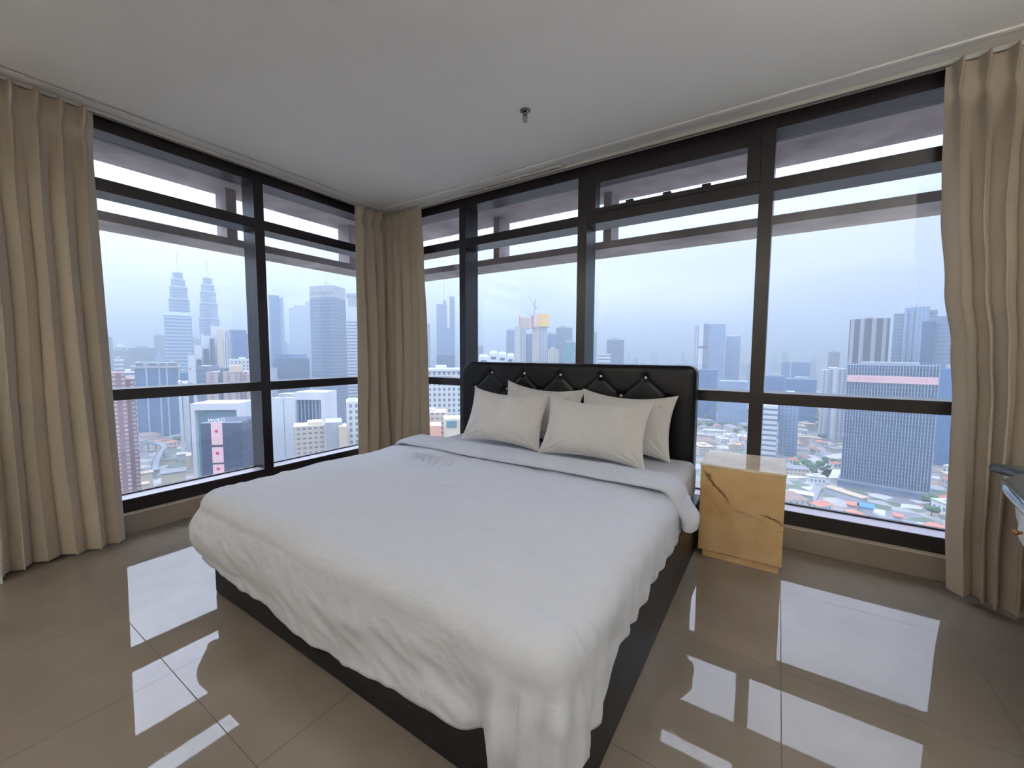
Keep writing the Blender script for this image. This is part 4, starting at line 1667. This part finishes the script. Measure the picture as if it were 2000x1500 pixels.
s = Site('concrete twin block under construction with a yellow net top', 1004, 1070, 637, 900, name='construction_tower')
s.pbox('concrete_core', M_CONW, 1005, 1016, 637, y1=40)
s.pbox('left_tower', F_RES, 1016, 1027, 641, y0=3, y1=40)
s.pbox('blue_bay', F_RESB, 1027, 1041, 652, y0=12, y1=40)
s.pbox('concrete_core', M_CONW, 1040, 1053, 638, y1=40)
s.pbox('right_tower', F_RES, 1053, 1069, 638, y0=3, y1=40)
s.pbox('yellow_net', M_YEL, 1048, 1073, 613, y0=-1, y1=36, py0=638)
s.pbox('scaffold', M_TAN, 1015, 1036, 620, y0=6, y1=34, py0=641)
s.pbox('scaffold_post', M_ORG, 1013.5, 1015.5, 617, y0=2, y1=5, py0=637)
s.pbox('hoist_tower', M_ORG, 1037.5, 1044.5, 617, y0=-6, y1=0, py0=641)
cr_ = thing('tower_crane', 'white tower crane with raised jib above the yellow net', 'crane', loc=s.root.location, rz=s.root.rotation_euler[2])
def cbar(nm, a, b_, r, mt, yy=-9):
    MB().bar((s.X(a[0]), yy, s.Z(a[1], 1043)), (s.X(b_[0]), yy, s.Z(b_[1], 1043)), r).build(nm, mt, cr_)
cbar('mast', (1043, 640), (1044, 588), 1.3, M_STEEL)
cbar('jib', (1044, 602), (1032, 577), 0.9, M_STEEL)
cbar('jib', (1044, 602), (1046, 584), 0.9, M_STEEL)
cbar('counter_jib', (1044, 600), (1048, 603), 1.8, M_GRY)
cbar('boom', (1044, 618), (1024, 609), 0.8, M_STEEL)
cbar('cab', (1043, 603), (1046, 600), 2.2, M_GRY)

for (lb, a, b_, y, D, mt) in (
        ('dark grey block left of the construction towers', 989, 1006, 645, 1050, F_GREYT),
        ('blue block behind the yellow net tower', 1067, 1086, 652, 1200, F_BLUE),
        ('tall blue grey office above the headboard centre', 1086, 1118, 640, 1000, F_GREYT),
        ('lower banded glass block beside the blue grey office', 1100, 1130, 669, 820, F_TEAL),
        ('pale block between construction tower and blue grey office', 1070, 1092, 682, 850, F_BEIGE),
        ('hazy teal tower beside the middle mullion', 1155, 1166, 648, 1300, F_TEAL),
        ('grey block with roof sign above the headboard right of the mullion', 1185, 1219, 664, 900, F_GREYT),
        ('small banded white block in front of the grey block', 1169, 1193, 691, 780, F_WHITEL),
        ('hazy low block left over the headboard', 930, 944, 676, 1500, F_HAZY)):
    s = Site(lb, a, b_, y, D, name='office_block')
    s.box('body', mt, y1=40)
    s.box('roof_box', M_GRY, -s.w*0.3, s.w*0.15, s.h, s.h+5, 8, 28)
for k, (a, b_, y) in enumerate(((935, 955, 697), (956, 972, 690), (973.5, 989, 692), (990, 1004, 695))):
    s = Site(['white low building with dark window arch above the pillows', 'white low building with a pitched roof over the headboard', 'white house with a round gable above the headboard',
              'white low building touching the construction tower'][k], a, b_, y, 620, name='white_low_building')
    s.box('body', M_WHT, y1=22)
    s.box('window_band', M_DGL, -s.w*0.3, s.w*0.3, s.h*0.93, s.h*0.96, -0.4, 0)
    MB().prism([(-s.w/2, 0), (s.w/2, 0), (s.w/2, 22), (-s.w/2, 22)], s.h, s.h+4, [(-s.w*0.4, 8), (s.w*0.4, 8), (s.w*0.4, 14), (-s.w*0.4, 14)]).build('roof', M_GRY, s.root)

# --- third bay
s = Site('tall pale twin slab apartment tower right of the headboard', 1356, 1418, 632, 1050, name='apartment_tower')
s.pbox('white_wing', F_RES, 1356, 1366, 634, y0=4, y1=40)
s.pbox('white_shaft', M_WHT, 1366, 1375, 632, y0=0, y1=40)
s.pbox('grey_shaft', F_GREYT, 1375, 1384, 632, y0=2, y1=40)
s.pbox('blue_wing', F_RESB, 1384, 1418, 633, y0=5, y1=44)
s.pbox('dark_band', M_DGL, 1366, 1384, 676, y0=-0.6, y1=0, py0=680)
s = Site('shorter pale tower just right of the twin slab apartments', 1418, 1447, 657, 1120, name='apartment_tower')
s.box('body', F_RESB, y1=40)
s.pbox('roof_box', M_WHT, 1424, 1440, 654, y0=6, y1=26, py0=657)
s = Site('blue glass block at the foot of the twin slab apartments', 1364, 1402, 722, 900, name='glass_block')
s.box('body', F_BLUE, y1=40)
s = Site('low blue block beside the third window post', 1404, 1462, 745, 850, name='glass_block')
s.box('body', F_RESB, y1=40)

# --- wide right bay
s = Site('dark tower with pale vertical stripes above the finned office', 1660, 1740, 622, 760, name='striped_tower')
w2 = s.w/2
MB().prism([(-w2, 10), (-w2*0.35, 0), (w2*0.3, 0), (w2, 10), (w2, 50), (-w2, 50)], 0, s.h).build('body', F_DARKV, s.root)
MB().prism([(-w2*0.3, 6), (w2*0.2, 6), (w2*0.2, 40), (-w2*0.3, 40)], s.h, s.h+3).build('roof_box', M_GRY, s.root)
s = Site('grey stepped tower with a crane on its roof', 1750, 1820, 600, 880, name='stepped_tower')
s.pbox('left_step', F_GREYT, 1747, 1768, 611, y0=4, y1=45)
s.pbox('main_shaft', F_RESB, 1768, 1817, 600, y0=0, y1=50)
s.pbox('rib', M_DGL, 1776, 1778, 606, y0=-1, y1=0)
s.pbox('rib', M_DGL, 1787, 1789, 606, y0=-1, y1=0)
s.pbox('right_step', F_GREYT, 1815, 1832, 607, y0=6, y1=45)
cr_ = thing('tower_crane', 'small crane on top of the grey stepped tower', 'crane', loc=s.root.location, rz=s.root.rotation_euler[2])
cbar2 = lambda nm, a, b_, r: MB().bar((s.X(a[0]), 20, s.Z(a[1], 1790)), (s.X(b_[0]), 20, s.Z(b_[1], 1790)), r).build(nm, M_GRY, cr_)
cbar2('mast', (1791, 600), (1791, 591), 0.8)
cbar2('jib', (1765, 594), (1791, 592), 0.7)
cbar2('counter_jib', (1791, 592), (1800, 590), 0.9)
s = Site('blue grey tower cut by the right curtain', 1803, 1880, 617, 780, name='glass_tower')
s.pbox('front_block', F_DBLUE, 1803, 1830, 627, y0=0, y1=40)
s.pbox('rear_block', F_GREYT, 1818, 1890, 617, y0=6, y1=46)

M_FINB = pbr('blue_grey_fin', S(122, 142, 164), rough=0.5)
s = Site('large finned glass office with a pink banner screen at the top', 1656, 1836, 714, 524, name='finned_office')
s.box('body', F_FIN, y1=45)
for k in range(31):
    x = -s.w/2+s.w*k/30
    s.box('fin', M_FINB, x-0.3, x+0.3, 6.0, s.h+2.5, -1.5, 0.0)
s.box('rooftop_room', M_GRY, -s.w*0.35, s.w*0.3, s.h, s.h+3.0, 10, 35)
s.box('podium', F_GREYT, -s.w/2-2, s.w/2+2, 0, 7, -7, 46)
zb0, zb1 = s.Z(748.5), s.Z(734.5)
ba = s.box('banner_screen', M_SCRP, -s.w/2+0.3, s.w/2-0.3, zb0, zb1, -2.2, -1.5)
m_ = MB()
rnd = random.Random(5)
for (c0, sg) in ((s.X(1676), 1), (s.X(1812), -1)):
    for k in range(7):
        x = c0+sg*rnd.uniform(-1.2, 3.2)
        z = (zb0+zb1)/2+rnd.uniform(-1.6, 1.6)
        a = rnd.uniform(-0.7, 0.7)
        l_, h_ = rnd.uniform(0.8, 1.8), 0.28
        dx, dz = math.cos(a)*l_, math.sin(a)*l_
        m_.face([(x-dx/2, -2.25, z-dz/2), (x+dx/2, -2.25, z+dz/2), (x+dx/2, -2.25, z+dz/2+h_), (x-dx/2, -2.25, z-dz/2+h_)])
m_.face([(s.X(1692), -2.25, (zb0+zb1)/2+0.3), (s.X(1745), -2.25, (zb0+zb1)/2-0.1), (s.X(1745), -2.25, (zb0+zb1)/2+0.1), (s.X(1692), -2.25, (zb0+zb1)/2+0.55)])
m_.build('banner_figures', M_SCRR, ba)

s = Site('white apartment tower pair left of the finned office', 1605, 1653, 719, 800, name='apartment_tower')
s.pbox('white_wing', F_RES, 1605, 1618, 723, y1=34)
s.pbox('white_wing', M_WHT, 1618, 1636, 718, y0=3, y1=34)
s.pbox('balcony_strip', F_RESB, 1622, 1627, 722, y0=2, y1=3)
s.pbox('white_wing', F_RES, 1636, 1653, 720, y1=34)
for (lb, a, b_, y, D, mt) in (
        ('slim grey tower behind the white apartment pair', 1618, 1641, 688, 1100, F_HAZY),
        ('hazy blue block left of the slim grey tower', 1546, 1583, 708, 1300, F_BLUE),
        ('small hazy block beside the third post', 1527, 1544, 707, 1400, F_BLUE),
        ('wide blue low block above the right middle rail', 1534, 1596, 741, 900, F_BLUE),
        ('blue block touching the third post above the middle rail', 1495, 1532, 735, 950, F_BLUE),
        ('pale hazy tower near the third post', 1498, 1510, 707, 1700, F_PALE),
        ('brownish mid rise below the right middle rail', 1524, 1562, 772, 640, F_RESB),
        ('white car park block below the middle rail beside the third post', 1490, 1520, 792, 600, F_WHITEL),
        ('hazy wide block behind the finned office', 1838, 1870, 720, 700, F_BLUE)):
    s = Site(lb, a, b_, y, D, name='office_block')
    s.box('body', mt, y1=42)
    s.box('roof_box', M_GRY, -s.w*0.2, s.w*0.25, s.h, s.h+4, 8, 26)

# --- hazy skyline far off: many towers, copies of a few shapes
protos = []
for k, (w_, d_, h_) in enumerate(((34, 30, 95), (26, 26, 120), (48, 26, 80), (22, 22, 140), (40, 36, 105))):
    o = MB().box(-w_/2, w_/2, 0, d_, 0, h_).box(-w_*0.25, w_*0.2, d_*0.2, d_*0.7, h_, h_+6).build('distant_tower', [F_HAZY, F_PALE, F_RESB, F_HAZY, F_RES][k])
    protos.append(o)
rnd = random.Random(21)
used = set()
zones = [((1160, 1350), 'hazy skyline above the right half of the headboard', 26, (1900, 4200)),
         ((1380, 1470), 'hazy skyline around the twin slab apartments', 8, (1800, 3500)),
         ((1500, 1660), 'hazy skyline left of the dark striped tower', 22, (1900, 4200)),
         ((930, 1125), 'hazy skyline around the construction tower', 18, (1700, 3600)),
         ((205, 500), 'hazy skyline below the spired towers', 26, (1700, 3600)),
         ((528, 700), 'hazy skyline around the crowned grey tower', 14, (1900, 3600)),
         ((832, 895), 'hazy skyline beside the corner curtain', 8, (1800, 3600))]
for (pa, pb_), lab, n, (d0, d1) in zones:
    for q in range(n):
        px = pa+(pb_-pa)*(q+rnd.random())/n
        for tr in range(40):
            D = rnd.uniform(d0, d1)
            p = cpt(px, 700, D)
            if free(p.x, p.y, 36):
                break
        else:
            continue
        OCC.append((p.x, p.y, 36))
        k = rnd.randrange(5)
        src = protos[k]
        if k in used:
            o = src.copy()
            COL.objects.link(o)
        else:
            o = src
            used.add(k)
        o.location = (p.x, p.y, GZ)
        o.rotation_euler = (0, 0, math.atan2(p.y-CAM.y, p.x-CAM.x)-math.pi/2+rnd.uniform(-0.5, 0.5))
        sc_z = rnd.uniform(0.75, 1.12)
        o.scale = (rnd.uniform(0.8, 1.3), 1, sc_z)
        tag(o, 'small pale tower fading in the '+lab, 'building', lab)

# --- low houses, warehouses and trees on the ground
ROOFS = [pbr('roof_white', S(168, 168, 170), rough=0.7), pbr('roof_grey', S(124, 124, 130), rough=0.8), pbr('roof_terracotta', S(164, 106, 88), rough=0.8),
         pbr('roof_tan', S(170, 152, 130), rough=0.8), pbr('roof_blue', S(70, 120, 180), rough=0.6), pbr('roof_brown', S(128, 108, 100), rough=0.8)]


def house(w_, d_, h_, ri, hip):
    m_ = MB()
    m_.prism([(-w_/2, -d_/2), (w_/2, -d_/2), (w_/2, d_/2), (-w_/2, d_/2)], 0, h_, mi=0)
    e = 0.8
    a = [(-w_/2-e, -d_/2-e), (w_/2+e, -d_/2-e), (w_/2+e, d_/2+e), (-w_/2-e, d_/2+e)]
    if hip:
        m_.prism(a, h_, h_+d_*0.22, [(-w_/2+d_*0.35, -0.3), (w_/2-d_*0.35, -0.3), (w_/2-d_*0.35, 0.3), (-w_/2+d_*0.35, 0.3)], mi=1)
    else:
        m_.prism(a, h_, h_+0.8, mi=1)
        m_.box(-w_*0.2, w_*0.1, -d_*0.2, d_*0.2, h_+0.8, h_+3, mi=0)
    return m_.build('low_building', [F_BEIGE if ri % 2 else F_WHITEG, ROOFS[ri]])


hp = [house(22, 13, 9, 0, False), house(34, 15, 8, 1, True), house(18, 12, 7, 2, True), house(28, 18, 12, 3, False), house(60, 22, 9, 1, False),
      house(50, 16, 8, 0, True), house(14, 10, 7, 2, True), house(40, 20, 10, 5, True)]
# named larger low buildings
def low(label, x0, x1, y, h, mt, dep, roof=None, tilt=0.0):
    """low block of height h (m) whose roof edge is seen at height y"""
    g = gpt((x0+x1)/2, y, GZ+h)
    D = math.hypot(g.x-CAM.x, g.y-CAM.y)
    s_ = Site(label, x0, x1, y, D*(1-tilt), D1=D*(1+tilt), name='low_block')
    s_.box('body', mt, y1=dep, z1=h)
    if roof:
        s_.box('roof', roof, -s_.w/2-0.8, s_.w/2+0.8, h, h+0.8, -0.8, dep+0.8)
    return s_


low('cream tower block with blank wall at the foot of the left window', 249, 271, 906, 26, M_CREAMW, 8)
low('cream low wing beside the blank cream block', 273, 298, 925, 16, M_CREAMW, 9, ROOFS[3])
low('wide shed with a tan parapet roof below the viaduct', 314, 362, 924, 12, M_CREAMW, 16, ROOFS[1])
low('pale flat roofed hall at the very bottom of the left window', 236, 290, 950, 10, M_CREAMW, 9, ROOFS[3])
low('small white roofed hall under the white portal building', 346, 366, 888, 8, M_WHT, 14, ROOFS[0])
low('tan block with window columns left of the dark screen tower', 363, 374, 890, 16, M_TAN, 18)
low('blue roofed shed near the bottom of the right window', 1676, 1706, 992, 6, M_GRY, 12, ROOFS[4])
low('orange roofed shed left of the blue roofed one', 1655, 1675, 988, 6, M_GRY, 10, ROOFS[2])
low('long white roofed station hall behind the nightstand', 1542, 1588, 966, 7, M_GRY, 10, ROOFS[0])
low('long grey station platform roof before the finned office', 1610, 1682, 962, 6, M_GRY, 8, ROOFS[3], tilt=-0.02)
low('red roofed hut at the bottom of the right window', 1745, 1762, 1010, 5, M_GRY, 8, ROOFS[2])


def strip(name, pts, w_, z, mat, label, cat, kind=None, th=1.0, pillars=False):
    """a road strip through view points at height z"""
    P = [gpt(px, py, z) for px, py in pts]
    # Catmull-Rom resample
    Q = []
    for i in range(len(P)-1):
        p0, p1, p2, p3 = P[max(0, i-1)], P[i], P[i+1], P[min(len(P)-1, i+2)]
        for k in range(8):
            t_ = k/8
            Q.append(0.5*((2*p1)+(p2-p0)*t_+(2*p0-5*p1+4*p2-p3)*t_*t_+(3*p1-p0-3*p2+p3)*t_**3))
    Q.append(P[-1])
    if name == 'viaduct':
        for q in Q[::2]:
            OCC.append((q.x, q.y, w_*0.9))
    L_, R_ = [], []
    for i, q in enumerate(Q):
        a, b_ = Q[max(0, i-1)], Q[min(len(Q)-1, i+1)]
        t_ = (b_-a).normalized()
        n_2 = Vector((-t_.y, t_.x, 0))
        L_.append(q+n_2*w_/2)
        R_.append(q-n_2*w_/2)
    m_ = MB()
    dz = Vector((0, 0, th))
    for i in range(len(Q)-1):
        m_.face([R_[i], R_[i+1], L_[i+1], L_[i]])
        m_.face([L_[i]-dz, L_[i+1]-dz, R_[i+1]-dz, R_[i]-dz])
        m_.face([L_[i], L_[i+1], L_[i+1]-dz, L_[i]-dz])
        m_.face([R_[i+1], R_[i], R_[i]-dz, R_[i+1]-dz])
    if pillars:
        root = thing(name, label, cat)
        m_.build('deck', mat, root)
        for i in range(2, len(Q)-1, 5):
            MB().bar((Q[i].x, Q[i].y, GZ), (Q[i].x, Q[i].y, z-th), 1.0).build('pillar', M_GRY, root)
        for side_ in (L_, R_):
            pm = MB()
            for i in range(len(Q)-1):
                a, b_ = side_[i], side_[i+1]
                pm.face([a, b_, b_+Vector((0, 0, 1.2)), a+Vector((0, 0, 1.2))])
                o2 = Vector((0.3, 0.3, 0))
                pm.face([a+o2, b_+o2, b_+o2+Vector((0, 0, 1.2)), a+o2+Vector((0, 0, 1.2))])
            pm.build('parapet', M_STEEL, root)
        return root
    o = m_.build(name, mat)
    if kind:
        struct(o, label, cat)
    else:
        tag(o, label, cat)
    return o


strip('viaduct', [(303, 918), (304, 905), (312, 885), (320, 874), (314, 867), (296, 864), (268, 868)], 6, GZ+11, M_ROAD, 'curving railway viaduct below the arched office', 'viaduct', pillars=True)
strip('road', [(232, 870), (262, 868), (300, 872), (330, 860), (370, 850)], 14, GZ+0.15, M_ROAD, 'pale road below the arched office', 'road', 'structure', th=0.1)
strip('road', [(1365, 845), (1420, 852), (1470, 845), (1530, 866), (1600, 860), (1650, 862)], 12, GZ+0.2, M_ROAD, 'pale road crossing the suburb', 'road', 'structure', th=0.1)
strip('road', [(1490, 900), (1540, 875), (1600, 880), (1645, 905)], 20, GZ+0.3, M_ROAD, 'broad highway left of the finned office', 'road', 'structure', th=0.1)
strip('road', [(1580, 985), (1592, 960), (1604, 940), (1620, 905), (1590, 885)], 7, GZ+0.4, M_ROAD, 'narrow grey lane beside the finned office', 'road', 'structure', th=0.1)
strip('road', [(1540, 1000), (1640, 1000), (1760, 1020), (1850, 1040)], 16, GZ+0.2, M_ROAD, 'wide road at the bottom of the right window', 'road', 'structure', th=0.1)
usedh = set()
hz = [((236, 350), (850, 985), 40, 'streets at the foot of the long left curtain window', None),
      ((300, 520), (850, 935), 34, 'streets around the dark screen tower', (385, 475)),
      ((520, 705), (840, 900), 22, 'streets below the white slit building', None),
      ((828, 900), (800, 865), 14, 'streets below the large white office', None),
      ((1360, 1470), (775, 885), 60, 'suburb between headboard and nightstand', None),
      ((1490, 1660), (790, 900), 80, 'suburb left of the finned office', None),
      ((1490, 1640), (905, 1000), 34, 'yards behind the nightstand', None),
      ((1600, 1830), (975, 1045), 34, 'yards at the foot of the finned office', None),
      ((1836, 1862), (800, 1020), 20, 'streets between finned office and right curtain', None)]
for (xa, xb), (ya, yb), n, lab, skip in hz:
    for q in range(n):
        kk = rnd.randrange(8)
        px, py = rnd.uniform(xa, xb), ya+(yb-ya)*rnd.random()**1.1
        if skip and skip[0] < px < skip[1]:
            continue
        p = gpt(px, py)
        for tr in range(25):
            if free(p.x, p.y, (11, 17, 9, 14, 27, 23, 8, 19)[kk]):
                break
            px, py = rnd.uniform(xa, xb), ya+(yb-ya)*rnd.random()**1.1
            p = gpt(px, py)
        else:
            continue
        k = kk
        OCC.append((p.x, p.y, (11, 17, 9, 14, 27, 23, 8, 19)[k]))
        if k in usedh:
            o = hp[k].copy()
            COL.objects.link(o)
        else:
            o = hp[k]
            usedh.add(k)
        o.location = (p.x, p.y, GZ)
        o.rotation_euler = (0, 0, math.radians(rnd.choice((12, 102, 30, 120, 55))))
        f_ = rnd.uniform(0.55, 1.0)
        o.scale = (f_, f_, f_*rnd.uniform(0.8, 1.3))
        tag(o, 'low roofed building in the '+lab, 'building', 'low buildings in the '+lab)

# pale open lot with scattered trees
P = [gpt(x, y, GZ+0.4) for x, y in ((1538, 934), (1640, 934), (1643, 904), (1570, 900), (1538, 915))]
m_ = MB()
m_.face(list(reversed(P)) if (P[1]-P[0]).cross(P[2]-P[0]).z < 0 else P)
struct(m_.build('lot_pavement', pbr('pale_gravel', S(190, 188, 180), rough=0.9)), 'pale open lot left of the finned office', 'ground')

M_TREE = pbr('tree_foliage', S(66, 92, 62), rough=0.9, noise_scale=0.6, noise_amt=0.4)
M_TRUNK = pbr('tree_trunk', S(90, 74, 60), rough=0.9)


def make_tree(seed):
    bm = bmesh.new()
    r_ = random.Random(seed)
    for k in range(5):
        mt = Matrix.Translation((r_.uniform(-2.2, 2.2), r_.uniform(-2.2, 2.2), 5+r_.uniform(-1, 2))) @ Matrix.Diagonal((1, 1, 0.8, 1))
        bmesh.ops.create_icosphere(bm, subdivisions=2, radius=r_.uniform(2.2, 3.4), matrix=mt)
    for v in bm.verts:
        v.co += Vector((nz1(*(v.co*0.7)), nz1(*(v.co*0.7+Vector((9, 0, 0)))), nz1(*(v.co*0.7+Vector((0, 9, 0))))))*0.8
    me = bpy.data.meshes.new('crown')
    bm.to_mesh(me)
    bm.free()
    me.materials.append(M_TREE)
    return me


tm = [make_tree(k) for k in range(3)]
tk = MB().bar((0, 0, 0), (0, 0, 4.5), 0.35)
tkm = tk.build('trunk', M_TRUNK)
tkd = tkm.data
bpy.data.objects.remove(tkm)


def tree(p, sc_, k, label, group):
    r_ = thing('tree', label, 'tree', loc=(p.x, p.y, GZ), rz=k*1.3, group=group)
    r_.scale = (sc_, sc_, sc_)
    for me, nm in ((tm[k % 3], 'crown'), (tkd, 'trunk')):
        o = bpy.data.objects.new(nm, me)
        COL.objects.link(o)
        o.parent = r_


tz = [((550, 612), (862, 884), 34, 1.5, 'grove below the white slit building'), ((276, 352), (822, 850), 46, 1.6, 'park at the foot of the arched office'),
      ((310, 352), (862, 905), 22, 1.3, 'park beside the viaduct'),
      ((1545, 1640), (903, 930), 18, 0.9, 'open lot left of the finned office'), ((1365, 1465), (790, 850), 30, 1.3, 'suburb beside the headboard'),
      ((1495, 1650), (800, 860), 40, 1.4, 'suburb above the nightstand'), ((1760, 1835), (975, 1010), 16, 1.3, 'row at the foot of the finned office'),
      ((475, 500), (840, 875), 10, 1.4, 'verge right of the dark screen tower')]
for (xa, xb), (ya, yb), n, sc_, lab in tz:
    for q in range(n):
        for tr in range(30):
            p = gpt(rnd.uniform(xa, xb), rnd.uniform(ya, yb))
            if free(p.x, p.y, 4.2*sc_):
                break
        else:
            continue
        OCC.append((p.x, p.y, 4.2*sc_))
        tree(p, sc_*rnd.uniform(0.7, 1.15), q, 'dark green tree in the '+lab, 'trees in the '+lab)

# --- haze: one homogeneous layer of scattering air over the city
M_HAZE, t_, o_ = new_mat('city_haze')
EXT = 0.00072
ALB = (0.44, 0.505, 0.575)
vs_ = nd(t_, 'ShaderNodeVolumeScatter')
vs_.inputs['Color'].default_value = (*ALB, 1)
vs_.inputs['Density'].default_value = EXT
vs_.inputs['Anisotropy'].default_value = 0.3
va_ = nd(t_, 'ShaderNodeVolumeAbsorption')
va_.inputs['Color'].default_value = (*ALB, 1)
va_.inputs['Density'].default_value = EXT
ad_ = nd(t_, 'ShaderNodeAddShader')
t_.links.new(vs_.outputs[0], ad_.inputs[0])
t_.links.new(va_.outputs[0], ad_.inputs[1])
t_.links.new(ad_.outputs[0], o_.inputs['Volume'])
hzm = MB()
hzm.prism([(-25000, -8500), (-6, -8500), (-6, 6), (25000, 6), (25000, 25000), (-25000, 25000)], GZ-3, 330)
hzo = hzm.build('haze', M_HAZE, merge=True)
tag(hzo, 'bluish haze lying over the city', 'haze', kind='stuff')
